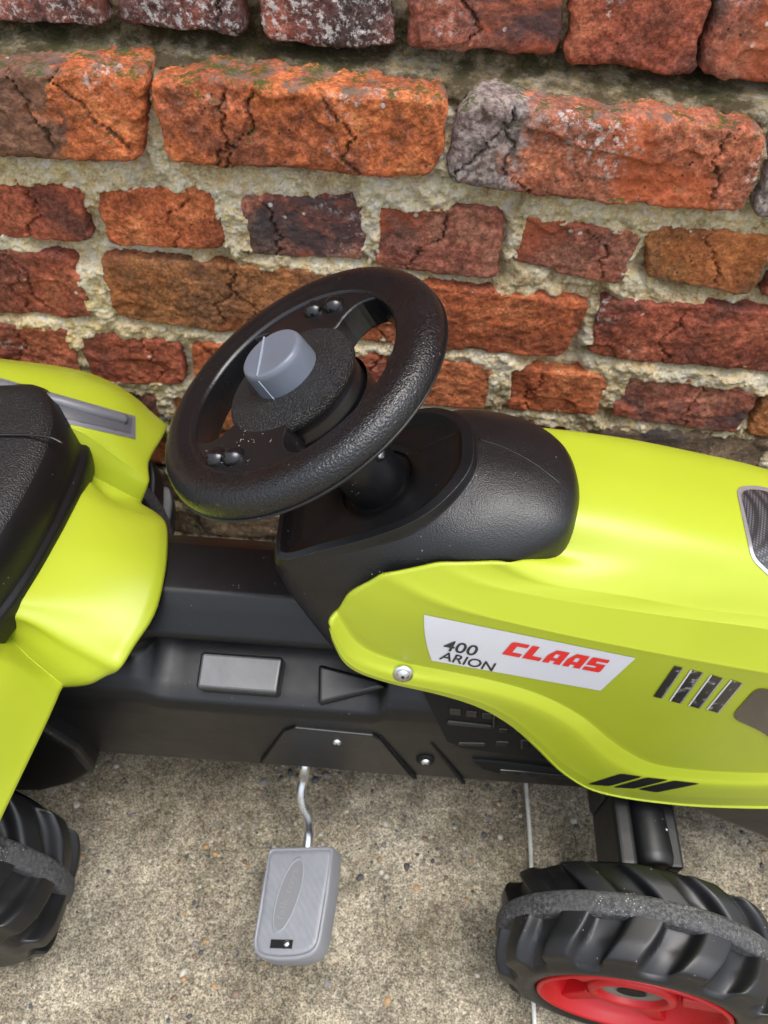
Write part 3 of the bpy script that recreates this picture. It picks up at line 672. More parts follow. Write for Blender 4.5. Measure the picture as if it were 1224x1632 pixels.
def stick(bv,px,py,eps=.0006):
    d=Vector(ray(px,py)).normalized(); h=bv.ray_cast(Vector(CAMP),d)
    if h[0] is None: return None
    n=h[1]; n=n if n.dot(d)<0 else -n
    return np.array(h[0]+n*eps)
def stuck_poly(name,px,bv,mat,par,eps=.0006,label=None,dens=6,smooth=True):
    """polygon print laid on a curved surface: grid of the quad px (4 corners) dens x dens"""
    a,b,c,d=[np.array(p,float) for p in px]; V=[];N=dens+1
    for j in range(N):
        for i in range(N):
            u,v=i/dens,j/dens; p=(1-v)*((1-u)*a+u*b)+v*((1-u)*d+u*c); q=stick(bv,*p,eps)
            if q is None: return None
            V.append(q)
    return mk(name,V,gridfaces(N,N),mat,par,label=label)
def stuck_fan(name,px,bv,mat,par,eps=.0006,rings=7,label=None,fallback=None):
    P=[]
    for a,b in zip(px,list(px[1:])+[px[0]]):
        a=np.array(a,float);b=np.array(b,float);m=max(1,int(np.linalg.norm(b-a)/9)); P+=[a+(b-a)*i/m for i in range(m)]
    P=np.array(P); c=P.mean(0); k=len(P); V=[]
    for r in range(rings+1):
        for p in P:
            t=max(r/rings,.02); q=stick(bv,*(c+(p-c)*t),eps)
            if q is None: return None
            V.append(q)
    f=gridfaces(k,rings+1,cu=True)+[tuple(range(k))[::-1]]
    return mk(name,V,f,mat,par,label=label)
def rounded(px,r,seg=4): return [tuple(p) for p in rprof(px,r,seg,closed=True)]
# grey hand-hold on the far fender
M['hold']=newmat('dark_grey_handhold',(.075,.075,.085),.4,.5); M['hold_edge']=newmat('grey_handhold_edge',(.12,.12,.135),.4,.5)
stuck_poly('handhold_frame',[(-40,592),(215,664),(215,700),(-40,642)],FB,'hold_edge',fend,.0008,dens=10)
stuck_poly('handhold_recess',[(-40,595),(209,667),(206,691),(-40,634)],FB,'hold',fend,.0014,dens=10)
_hp=[stick(FB,x,604+(x+40)*.275,.0005) for x in (-40,-5,30,60,95,130,165,198)]
v,f=tube(_hp,.0050,14,40); mk('handhold_bar',v,f,'hold_edge',fend)

# ---- seat
def seat():
    # plan outline at the top, half of it, mirrored about YC
    lp=[UZ(x,y,.372)[:2] for x,y in ((-14,1010),(37,943),(97,838),(128,768),(143,722),(141,700),(130,670),(116,648),(98,632))]
    top=[tuple(q) for q in lp]+[(-.335,.474),(-.40,.476),(-.50,.472),(-.57,.45),(-.59,.335),(-.57,.22),(-.50,.19),(-.36,.187),(-.30,.192),(-.272,.207)]
    def ring(off,z):
        c=np.array([-.40,YC]); P=catmull(np.array([(x,y,0) for x,y in top]),160,closed=True)
        Tn=np.roll(P[:,:2],-2,0)-np.roll(P[:,:2],2,0); Nn=np.stack([Tn[:,1],-Tn[:,0]],1); Nn/=np.linalg.norm(Nn,axis=1,keepdims=True)
        if ((P[:,:2]-c)*Nn).sum()<0: Nn=-Nn
        Q=P.copy(); Q[:,:2]=P[:,:2]+Nn*off
        if off<-.022:
            D=P[:,:2]-c; k=off+.022; Q[:,:2]=P[:,:2]+Nn*-.022+D/np.linalg.norm(D,axis=1,keepdims=True)*k
        for _ in range(int(min(-off,.022)*1800)): Q[:,:2]=Q[:,:2]*.5+(np.roll(Q[:,:2],1,0)+np.roll(Q[:,:2],-1,0))*.25
        Q[:,2]=z; return Q
    spec=[(-.13,.4100),(-.08,.4105),(-.050,.4120),(-.034,.4125),(-.024,.4110),(-.0165,.4070),(-.0120,.400),(-.0085,.391),(-.0065,.382),(-.0055,.376),(-.0045,.3745),(-.0020,.3735),(-.0005,.371),(0,.362),(-.001,.350)]
    V=np.vstack([ring(o_,z_) for o_,z_ in spec]); f=gridfaces(160,len(spec),cu=True); f.append(tuple(range(160))[::-1])
    fm=[1 if q//160<5 else 0 for q in range(len(f)-1)]+[1]
    # piping bead across the seat follows the picture's line
    o=mk('seat',V,f,['black_sat','seatgrain'],T,fmat=fm)
    p=[UZ(-60,694,.4155),UZ(0,693,.4145),UZ(55,694,.4150),UZ(82,698,.4145),UZ(100,707,.411)]
    v,f=tube(p,.0011,8,40); mk('piping',v,f,'black_gloss',o)
    return o
seat()

# ---- dashboard moulding
a31=math.radians(31.3); NW=np.array([-math.sin(a31),0,math.cos(a31)]); CW=np.array([-.0577,.333,.5538]); E1=np.array([math.cos(a31),0,math.sin(a31)]); E2=np.array([0,1.,0])
def wp(x,y,h=0): return CW+x*E1+y*E2+h*NW
def dash():
    N=200
    mir=lambda L:L+[(x,2*YC-y,z) for x,y,z in L[::-1][1:]] if False else L
    def loop(near):    # near: from left-near corner round to the front tip on the centre line
        full=list(near)+[(x,2*YC-y,z) for x,y,z in near[::-1][1:]]
        full=[(x-(.016*min((y-YC)/.05,1)**2 if (y>YC and x>.06) else 0),y,z) for x,y,z in full]
        return catmull(np.array(full),N,closed=True)
    P =[(-.067,.300,.436),(-.0655,.2935,.437),(-.060,.2905,.440),(-.04,.2895,.453),(-.012,.2888,.470),(.012,.290,.485),(.026,.296,.494),(.038,.308,.5015),(.044,.320,.505),(.045,YC,.506)]
    P2=[(-.070,.299,.434),(-.0680,.2905,.434),(-.062,.2868,.437),(-.04,.2850,.451),(-.010,.2840,.469),(.015,.2855,.4855),(.031,.2925,.4955),(.0445,.306,.5035),(.051,.319,.5075),(.052,YC,.5085)]
    P=[(x,y,z+.0022) for x,y,z in P]; P2=[(x,y,z+.0022) for x,y,z in P2]
    P3=[(-.071,.299,.430),(-.0690,.2895,.430),(-.063,.2855,.433),(-.04,.2835,.447),(-.008,.2820,.465),(.018,.2835,.480),(.0340,.2915,.4905),(.0475,.306,.4985),(.0540,.319,.5025),(.055,YC,.5035)]
    P4=[(-.070,.299,.42),(-.0675,.289,.420),(-.060,.2840,.424),(-.036,.2790,.436),(-.004,.2750,.454),(.025,.2740,.4705),(.052,.2785,.4850),(.074,.298,.4985),(.083,.316,.5020),(.085,YC,.5025)]
    P5=[(-.064,.299,.40),(-.0615,.288,.400),(-.054,.2820,.404),(-.030,.2730,.420),(-.001,.2680,.442),(.033,.2675,.460),(.080,.2730,.4760),(.1065,.290,.4890),(.1150,.311,.4930),(.117,YC,.4940)]
    P6=[(-.052,.299,.37),(-.0495,.287,.370),(-.042,.2800,.374),(-.022,.2700,.402),(.002,.2640,.428),(.038,.2665,.446),(.086,.2750,.4640),(.1115,.287,.4760),(.1215,.309,.4800),(.1235,YC,.4810)]
    P7=[(-.035,.299,.33),(-.0325,.287,.330),(-.026,.2800,.334),(-.010,.272,.380),(.010,.268,.400),(.040,.268,.410),(.085,.270,.430),(.1130,.287,.450),(.122,.310,.455),(.124,YC,.455)]
    L=[loop(p) for p in (P,P2,P3,P4,P5,P6,P7)]
    c=L[0].mean(0)
    hole=np.array([wp(.0258*math.cos(t),.0258*math.sin(t),-.0905) for t in np.linspace(0,2*math.pi,N,endpoint=False)])
    # align hole loop start/direction with P loop
    d0=L[0]-c; hc=hole.mean(0); ang=lambda Q,cc:np.unwrap(np.arctan2((Q-cc)@E2,(Q-cc)@E1))
    th=np.arctan2((L[0]-hc)@E2,(L[0]-hc)@E1)
    ho=[wp(0,0,-.0915)+.0262*(math.cos(t)*E1+math.sin(t)*E2) for t in th]; hi=[wp(0,0,-.098)+.0245*(math.cos(t)*E1+math.sin(t)*E2) for t in th]; hl=[wp(0,0,-.097)+.0175*(math.cos(t)*E1+math.sin(t)*E2) for t in th]
    hd=[wp(0,0,-.0975)+.0255*(math.cos(t)*E1+math.sin(t)*E2) for t in th]
    ho=np.array([UNp(q) for q in ho]); hd=ho-NW*.005; hl=hd*1.0+ (wp(0,0,-.0965)-hd.mean(0))*0
    hl=np.array([hc+(q-hc)*.55 for q in hd])
    L0i=L[0]-NW*.0054; mid=[L0i*(1-t)+ho*t for t in (.33,.66)]
    ins=[L[0]*.975+c*.025-NW*.0052]
    R=np.array([L[0],L[1],L[2],L[3],L[4],L[5],L[6]]); R=np.array([R[0],R[0]+(R[1]-R[0])*.12,R[1]+(R[0]-R[1])*.15,R[1],R[1]+(R[2]-R[1])*.2,R[2],R[2]+(R[3]-R[2])*.06,R[3],R[4],R[5],R[6]]); Rs=cols_smooth(R,5)
    allr=[hl,hd,ho-NW*.0006,ho*.97+mid[1]*.03,mid[1],mid[0],ins[0]]+list(Rs)
    V=np.vstack(allr); f=gridfaces(N,len(allr),cu=True)
    return mk('dashboard',V,f,['black_sat','dashgrain'],T,fmat=[1 if q//N>16 else 0 for q in range(len(f))])
_pn=np.cross(np.array([.045,YC,.506])-np.array([-.067,YC,.436]),[0,-1,0]); _pn/=np.linalg.norm(_pn); 
if _pn[2]<0: _pn=-_pn
_pp=np.array([-.012,YC,.470])-NW*.0032
def UNp(q):   # drop a point along the column axis onto the panel plane
    t=((_pp-q)@_pn)/(NW@_pn); return q+NW*t
dsh=dash()

def bvh_of(o):
    c=CEN[o]; return BVHTree.FromPolygons([tuple(np.array(v.co[:])+c) for v in o.data.vertices],[tuple(p.vertices) for p in o.data.polygons])
DB=bvh_of(dsh)
def seam(px,bv,par,r=.00035,mat='black_gloss',n=40):
    P=catmull(np.array([(x,y,0) for x,y in px],float),n); Q=[stick(bv,p[0],p[1],.00005) for p in P]; Q=[q for q in Q if q is not None]
    if len(Q)>4: v,f=tube(Q,r,6,n); mk('mould_seam',v,f,mat,par)
seam([(763,700),(800,712),(850,738),(895,772)],DB,dsh); seam([(640,728),(690,706),(732,688)],DB,dsh,.00025)
# ---- hood
def hood():
    rows=[
     [('p',.09,.432,.33),('p',.17,.436,.24),('p',.24,.437,.20),('p',.33,.436,.185),('p',.45,.425,.19),('p',.55,.405,.21)],
     [('p',.09,.425,.40),('p',.17,.424,.37),('p',.24,.424,.355),('p',.33,.42,.35),('p',.45,.412,.33),('p',.56,.395,.30)],
     [('p',.090,.408,.448),('p',.165,.406,.440),('p',.24,.405,.430),('p',.33,.402,.414),('p',.45,.393,.38),('p',.565,.38,.33)],
     [('y',830,679,.388),('y',915,687,.388),('y',1000,699,.387),('y',1110,721,.386),('y',1224,748,.385),('p',.42,.380,.410),('p',.575,.368,.345)],
     [('z',856,712,.482),('z',1000,738,.482),('z',1110,762,.4765),('z',1224,790,.467),('p',.42,.358,.425),('p',.585,.352,.36)],
     [('z',893,768,.485),('z',1010,790,.4845),('z',1110,815,.479),('z',1224,842,.4695),('p',.42,.335,.428),('p',.588,.335,.365)],
     [('z',903,826,.4825),('z',1010,845,.481),('z',1110,868,.476),('z',1224,893,.466),('p',.42,.312,.425),('p',.585,.318,.36)],
     [('z',888,882,.469),('z',1010,898,.470),('z',1110,918,.464),('z',1224,942,.4545),('p',.42,.292,.414),('p',.578,.303,.348)],
     [('y',806,897,.2690),('y',860,925,.2665),('y',1000,950,.2655),('y',1110,970,.266),('y',1224,984,.268),('p',.42,.276,.400),('p',.570,.290,.335)],
     [('y',700,898,.2672),('y',745,924,.2625),('y',860,951,.2605),('y',1000,973,.2605),('y',1110,988,.2615),('y',1224,1003,.263),('p',.42,.2715,.388),('p',.566,.285,.325)],
     [('y',608,917,.2635),('y',705,963,.2545),('y',860,1003,.2508),('y',1000,1032,.2498),('y',1110,1053,.2498),('y',1224,1073,.2502),('p',.42,.262,.36),('p',.560,.278,.30)],
     [('y',556,947,.2602),('y',660,1000,.2525),('y',850,1045,.2495),('y',1000,1085,.2485),('y',1110,1110,.2485),('y',1224,1130,.2488),('p',.42,.2595,.32),('p',.556,.274,.28)],
     [('y',536,977,.2570),('y',575,1030,.2530),('y',640,1055,.2510),('y',700,1067,.2500),('y',775,1082,.2492),('y',850,1103,.2487),('y',920,1137,.2485),('y',985,1188,.2483),('y',1040,1217,.2482),('y',1120,1228,.2482),('y',1224,1232,.2482),('p',.42,.2575,.243),('p',.552,.270,.235)],
     [('y',530,986,.2530),('y',567,1042,.2495),('y',635,1067,.2478),('y',700,1079,.2468),('y',775,1094,.2458),('y',850,1116,.2453),('y',913,1148,.2450),('y',976,1202,.2448),('y',1035,1231,.2447),('y',1120,1241,.2447),('y',1224,1244,.2447),('p',.42,.2535,.240),('p',.550,.266,.232)],
     [('y',527,996,.2500),('y',562,1052,.2468),('y',633,1076,.2450),('y',700,1088,.2443),('y',775,1104,.2433),('y',848,1127,.2428),('y',906,1158,.2424),('y',968,1213,.2422),('y',1030,1241,.2421),('y',1120,1250,.2421),('y',1224,1253,.2421),('p',.42,.250,.233),('p',.548,.262,.225)],
     [('y',526,1008,.2485),('y',556,1060,.2450),('y',625,1086,.2432),('y',700,1101,.2424),('y',768,1120,.2416),('y',820,1148,.2412),('y',862,1183,.2410),('y',905,1222,.2408),('y',965,1252,.2406),('y',1080,1268,.2406),('y',1224,1272,.2406),('p',.42,.248,.20),('p',.546,.260,.195)],
     [('y',528,1018,.2490),('y',554,1064,.2455),('y',620,1089,.2438),('y',695,1106,.2430),('y',760,1126,.2422),('y',812,1155,.2418),('y',852,1190,.2415),('y',898,1234,.2413),('y',950,1262,.2410),('y',1080,1282,.2410),('y',1224,1287,.2410),('p',.42,.249,.175),('p',.545,.262,.172)],
     [('y',534,1022,.2530),('y',560,1061,.2495),('y',624,1085,.2478),('y',698,1102,.2470),('y',763,1121,.2462),('y',815,1150,.2458),('y',856,1184,.2455),('y',902,1227,.2453),('y',953,1254,.2450),('y',1080,1273,.2450),('y',1224,1277,.2450),('p',.42,.253,.178),('p',.545,.266,.175)]]
    N=170; R=np.array([catmull(np.array([pt(t) for t in r]),N) for r in rows])
    for _ in range(8): R[:,1:-1]=R[:,1:-1]*.5+(R[:,:-2]+R[:,2:])*.25
    R=sharpen(R,{8:.10,9:.06,10:.07,12:.15,15:.1,16:.1})
    Rs=cols_smooth(R,5); nv=Rs.shape[0]; V=Rs.reshape(-1,3); f=[q[::-1] for q in gridfaces(N,nv)]
    # nose
    o=mk('hood',V,f,'yellow',T,out='keep')
    s=o.modifiers.new('thick','SOLIDIFY'); s.thickness=.0025; s.offset=-1
    return o,V,f
hd,hV,hF=hood()
HB=BVHTree.FromPolygons([tuple(v) for v in hV],[tuple(f) for f in hF])
# nose panel closing the front
v,f=prism([(.540,.272,.18),(.560,.272,.30),(.572,.30,.34),(.582,YC,.355),(.572,.37,.335),(.560,.398,.29),(.545,.402,.20)],(-1,0,0),.03); o=mk('nose_panel',v,f,'black',T,smooth=False); bevel(o,.004)
# ---- side decal with its writing
DQ=[np.array(p,float) for p in ((676,979),(1013,1048),(957,1100),(688,1052))]
def decal():
    V=[];nx,ny=40,8
    for j in range(ny+1):
        for i in range(nx+1):
            u,v=i/nx,j/ny; p=(1-v)*((1-u)*DQ[0]+u*DQ[1])+v*((1-u)*DQ[3]+u*DQ[2])
            p=p+np.array([-4.0*math.sin(math.pi*v)*(1-u),0]); q=stick(HB,*p,.0004); V.append(q)
    return mk('side_decal',V,gridfaces(nx+1,ny+1),'white_sticker',T,label='white sticker with red and black lettering')
dec=decal()
def lay(polys,o,ux,uy,eps,bv=HB):
    V=[];Fc=[]
    for P in polys:
        b=len(V)
        for x,y in P:
            p=np.array(o,float)+x*np.array(ux,float)+y*np.array(uy,float); V.append(stick(bv,*p,eps))
        Fc.append(tuple(range(b,b+len(P))))
    return V,Fc
GL={'C':[[(0,0),(1,0),(1,.26),(.42,.26),(0.0,.26)],[(0,.26),(.42,.26),(.42,.74),(0,.74)],[(0,.74),(.42,.74),(1,.74),(1,1),(.12,1),(0,.92)]],
 'L':[[(0,0),(1,0),(1,.27),(.42,.27),(0,.27)],[(0,.27),(.42,.27),(.42,1),(0,1)]],
 'A':[[(0,0),(.36,0),(.36,.2),(.36,1),(.26,1),(0,.55)],[(.36,.2),(.62,.2),(.62,.42),(.36,.42)],[(.36,.72),(.62,.72),(.62,1),(.36,1)],[(.62,0),(1,0),(1,1),(.62,1)]],
 'S':[[(0,0),(.92,0),(1,.08),(1,.26),(0,.26)],[(.6,.26),(1,.26),(1,.40),(.6,.40)],[(0,.40),(1,.40),(1,.60),(0,.60)],[(0,.60),(.4,.60),(.4,.76),(0,.76)],[(0,.76),(1,.76),(1,1),(.08,1),(0,.92)]]}
def sublet(poly):   # densify edges so letters follow the curved side
    return poly
ux=(972-815,1052-1021); pol=[]; x=0; wl=.178; gap=.0275
for chh in 'CLAAS':
    for P in GL[chh]: pol.append([(x+px*wl+0.0*py,py) for px,py in P])
    x+=wl+gap
V_,F_=lay(pol,(800,1041),(155,29.5),(17,-19.5),.0008); mk('lettering',V_,F_,'red_print',dec,smooth=False)
def fontmesh(txt):
    cu=bpy.data.curves.new('t','FONT'); cu.body=txt; cu.size=1; cu.resolution_u=4; cu.offset=.012; ob=bpy.data.objects.new('t',cu); COL.objects.link(ob)
    me=ob.to_mesh(); V=np.array([v.co[:2] for v in me.vertices]); Fc=[tuple(p.vertices) for p in me.polygons]; ob.to_mesh_clear(); bpy.data.objects.remove(ob); bpy.data.curves.remove(cu); return V,Fc
def text(txt,o,ux,uy,eps,mat,par,bv=HB,placer=None):
    V,Fc=fontmesh(txt); mn=V.min(0); V=(V-mn)/(V.max(0)-mn)
    out=[]
    for x,y in V:
        p=np.array(o,float)+x*np.array(ux,float)+y*np.array(uy,float); out.append(stick(bv,*p,eps) if placer is None else placer(p))
    return mk('lettering',out,Fc,mat,par,smooth=False)
text('400',(704,1034),(53,10.5),(8,-16),.0008,'black_print',dec)
text('ARION',(699,1049),(85,19.5),(7.5,-12.5),.0008,'black_print',dec)
# vent stripes
for k,q in enumerate([[(1075,1060),(1087,1063),(1053,1112),(1041,1109)],[(1103,1067),(1119,1071),(1083,1120),(1069,1116)],[(1135,1075),(1151,1080),(1113,1128),(1099,1124)],[(1167,1083),(1182,1088),(1143,1135),(1128,1130)]]):
    stuck_poly('vent_stripe',q,HB,'mottle',T,.0006,dens=5)
    a,b,c,d=[np.array(p,float) for p in q]
    stuck_poly('vent_stripe_edge',[b,b+(2.2,.5),c+(2.2,.5),c],HB,'silver_print',T,.0006,dens=5)
    if k: stuck_poly('vent_stripe_edge',[a-(2.5,.6),a,d,d-(2.5,.6)],HB,'white_sticker',T,.0006,dens=5)
stuck_fan('side_lamp',rounded([(1206,1094),(1300,1112),(1300,1200),(1262,1205),(1215,1165),(1164,1142)],14),HB,'lamp',T,.0008)
g=rounded([(1172,776),(1206,774),(1330,806),(1330,960),(1240,932),(1197,892)],14)
gf=stuck_fan('hood_grille',g,HB,'silver_print',T,.0005,label='silver-edged dark mesh grille sticker')
if gf: stuck_fan('grille_mesh',rounded([(1179,783),(1206,781),(1324,812),(1324,952),(1243,925),(1203,889)],12),HB,'printmesh',gf,.0010)
# slanted lower vents
for q in ([(936,1249),(990,1232),(1024,1237),(971,1252)],[(976,1254),(1031,1238),(1066,1242),(1011,1256)],[(1016,1257),(1074,1243),(1116,1248),(1046,1262)]):
    stuck_fan('lower_vent',rounded(q,5,3),HB,'dark',T,.0006,rings=4)
p=stick(HB,642,1074,.0004); screw(None,None,.0052,hd,pos=p,n=(0,-.96,.28))
v,f=lathe([(.0045,.0012),(.0068,.0009),(.0072,-.001)],p,(0,-.96,.28),(1,0,0),28); mk('washer',v,f,'steel',hd)

# ---- steering wheel
SW=empty('steering_wheel',tuple(CW),None,None,T)
def lw(prof,mat,name,n=128,r=.002,closed=False,c=CW):
    v,f=lathe(rprof(prof,r,4,closed),c,NW,E1,n)
    if closed:
        k=len(v)//n; f=gridfaces(n,k,cu=True,cv=True)
    return mk(name,v,f,mat,SW)
t_=np.linspace(0,2*math.pi,28,endpoint=False)
rp=[]
for t in t_:
    rx=.0155; ry=.0125; q=2.4
    cx=math.copysign(abs(math.cos(t))**(2/q),math.cos(t)); sy=math.copysign(abs(math.sin(t))**(2/q),math.sin(t)); rp.append((.0792+rx*cx,-.0085+ry*sy))
# flatter inner wall reaching deeper
rp=rprof([(.0672,.0012),(.0692,.0030),(.0715,.0030),(.0780,.0052),(.0845,.0050),(.0900,.0022),(.0926,-.0025),(.0930,-.0075),(.0900,-.0130),(.0845,-.0165),(.0765,-.0185),(.0690,-.0195),(.0668,-.0185),(.0664,-.008)],.0028,4,closed=True)[::-1]
v,f=lathe(rp,CW,NW,E1,160); 
# slight crease line between top face and grip
f=gridfaces(160,len(rp),cu=True,cv=True); mk('wheel_rim',v,f,'grip',SW)
lw([(.0915,-.0080),(.0937,-.0084),(.0937,-.0094),(.0915,-.0100)],'black','rim_seam',r=.0004)
def plate(name,out2,h0,h1,mat,r=.003,dome=None):
    P=catmull(np.array([(x,y,0) for x,y in out2]),64,closed=True)
    V=[wp(p[0],p[1],h0) for p in P]+[wp(p[0],p[1],h1) for p in P]; k=64
    f=[tuple(range(k)),tuple(range(k,2*k))[::-1]]+[(i,k+i,k+(i+1)%k,(i+1)%k) for i in range(k)]
    o=mk(name,V,f,mat,SW,smooth=False); bevel(o,r,4,40); return o
def pol2(r,a): a=math.radians(a); return (r*math.cos(a),r*math.sin(a))
def spoke(a0,a1,ac):
    # flared web from the hub to the rim, concave sides
    hw=(a1-a0)/2
    pts=[pol2(.070,a0-6),pol2(.0665,a0-1),pol2(.060,a0+6),pol2(.050,a0+9),pol2(.038,a0+8),pol2(.030,ac),pol2(.038,a1-8),pol2(.050,a1-9),pol2(.060,a1-6),pol2(.0665,a1+1),pol2(.070,a1+6),pol2(.074,a1-10),pol2(.075,ac),pol2(.074,a0+10)]
    return plate('spoke',pts,.0012,-.0185,'black',.0038)
spoke(42,122,82); spoke(-156,-78,-117)
def dome(px,h=.0005,r=.0068):
    h=.0022;c=UN(px[0],px[1],CW+NW*h,NW)
    v,f=lathe([(.0001,r*.78),(r*.3,r*.74),(r*.58,r*.60),(r*.8,r*.40),(r*.95,r*.14),(r,-.002)],c-NW*.0005,NW,E1,28)
    return mk('button',v,f,'black_gloss',SW)
for q in ((499,493),(531,485),(344,729),(371,727)): dome(q)
def flash():
    V=[];Fc=[];o=0
    for k in range(60):
        if k<42: c=UN(random.gauss(352,26),random.gauss(727,9),CW+NW*.0016,NW)
        else: c=UN(random.gauss(395,14),random.gauss(697,10),CW+NW*.0016,NW)
        a=random.uniform(0,6.28); d=(math.cos(a)*E1+math.sin(a)*E2)*random.uniform(.0002,.0012); n_=np.cross(NW,d); n_=n_/np.linalg.norm(n_)*random.uniform(.00008,.00022)
        V+= [c-d,c+n_,c+d+NW*.0003,c-n_]; Fc.append((o,o+1,o+2,o+3)); o+=4
    mk('moulding_flash',V,Fc,'dirty_pale',SW,smooth=False,kind='stuff')
M['dirty_pale']=newmat('pale_plastic_flash',(.30,.29,.27),.6,.4)
flash()
# hub disc, deeper hub drum, knob
hc=CW+E1*(-.002)
lw([(.0001,.0030),(.030,.0030),(.0405,.0012),(.0418,-.0020),(.0405,-.0060),(.036,-.0075)],'hubgrain','hub_disc',r=.0035,c=hc)
lw([(.0355,-.005),(.0375,-.012),(.0375,-.030),(.033,-.033)],'black','hub_drum',r=.001,c=hc)
lw([(.0398,-.020),(.0398,-.034),(.025,-.037)],'black','hub_skirt',r=.001,c=hc)
kc=hc+E1*(-.0010)+E2*.0035
kn=lw([(.0001,.0185),(.014,.0192),(.0182,.0192),(.0194,.0165),(.0202,.0020)],'grey','centre_knob',r=.0022,c=kc)
def bar(p0,p1,wd,h0,h1,mat,name,par):
    p0=np.array(p0);p1=np.array(p1);d=(p1-p0)/np.linalg.norm(p1-p0);n=np.array([-d[1],d[0]])
    q=[p0-n*wd,p1-n*wd,p1+n*wd,p0+n*wd]; base=kc-CW
    V=[wp(a,b,h0)+base for a,b in q]+[wp(a,b,h1)+base for a,b in q]; o=mk(name,V,[(3,2,1,0),(4,5,6,7),(0,1,5,4),(1,2,6,5),(2,3,7,6),(3,0,4,7)],mat,par,smooth=False); return o
bar((-.0070,.0172),(-.0052,-.0176),.0004,.0180,.0198,'seam','knob_seam',kn)
bar((-.0052,-.0199),(-.0046,-.0206),.0003,.003,.0175,'seam','knob_seam',kn)
# column
v,f=lathe(rprof([(.0185,-.030),(.0195,-.050),(.0205,-.075),(.0215,-.120)],.002,3),CW,NW,E1,48); col_=mk('steering_column',v,f,'black',T)
_d=ray(606,724); _o=CAMP-CW; _dp=_d-NW*(_d@NW); _op=_o-NW*(_o@NW)
_A=_dp@_dp; _B=2*_dp@_op; _C=_op@_op-.0203**2; _t=(-_B-math.sqrt(max(_B*_B-4*_A*_C,0)))/(2*_A)
pb=CAMP+_d*_t; dirc=(pb-CW)-NW*((pb-CW)@NW); dirc/=np.linalg.norm(dirc)
ax=dirc
v,f=lathe([(.0001,.0005),(.0045,.0005),(.0055,-.0012),(.0058,-.006)],pb,ax,NW,20); mk('column_hole',v,f,'dark',col_)
v,f=lathe(rprof([(.0001,.0022),(.0028,.0020),(.0034,.0006),(.0034,-.002)],.0006,3),pb,ax,NW,12); mk('column_bolt',v,f,'steel',col_)

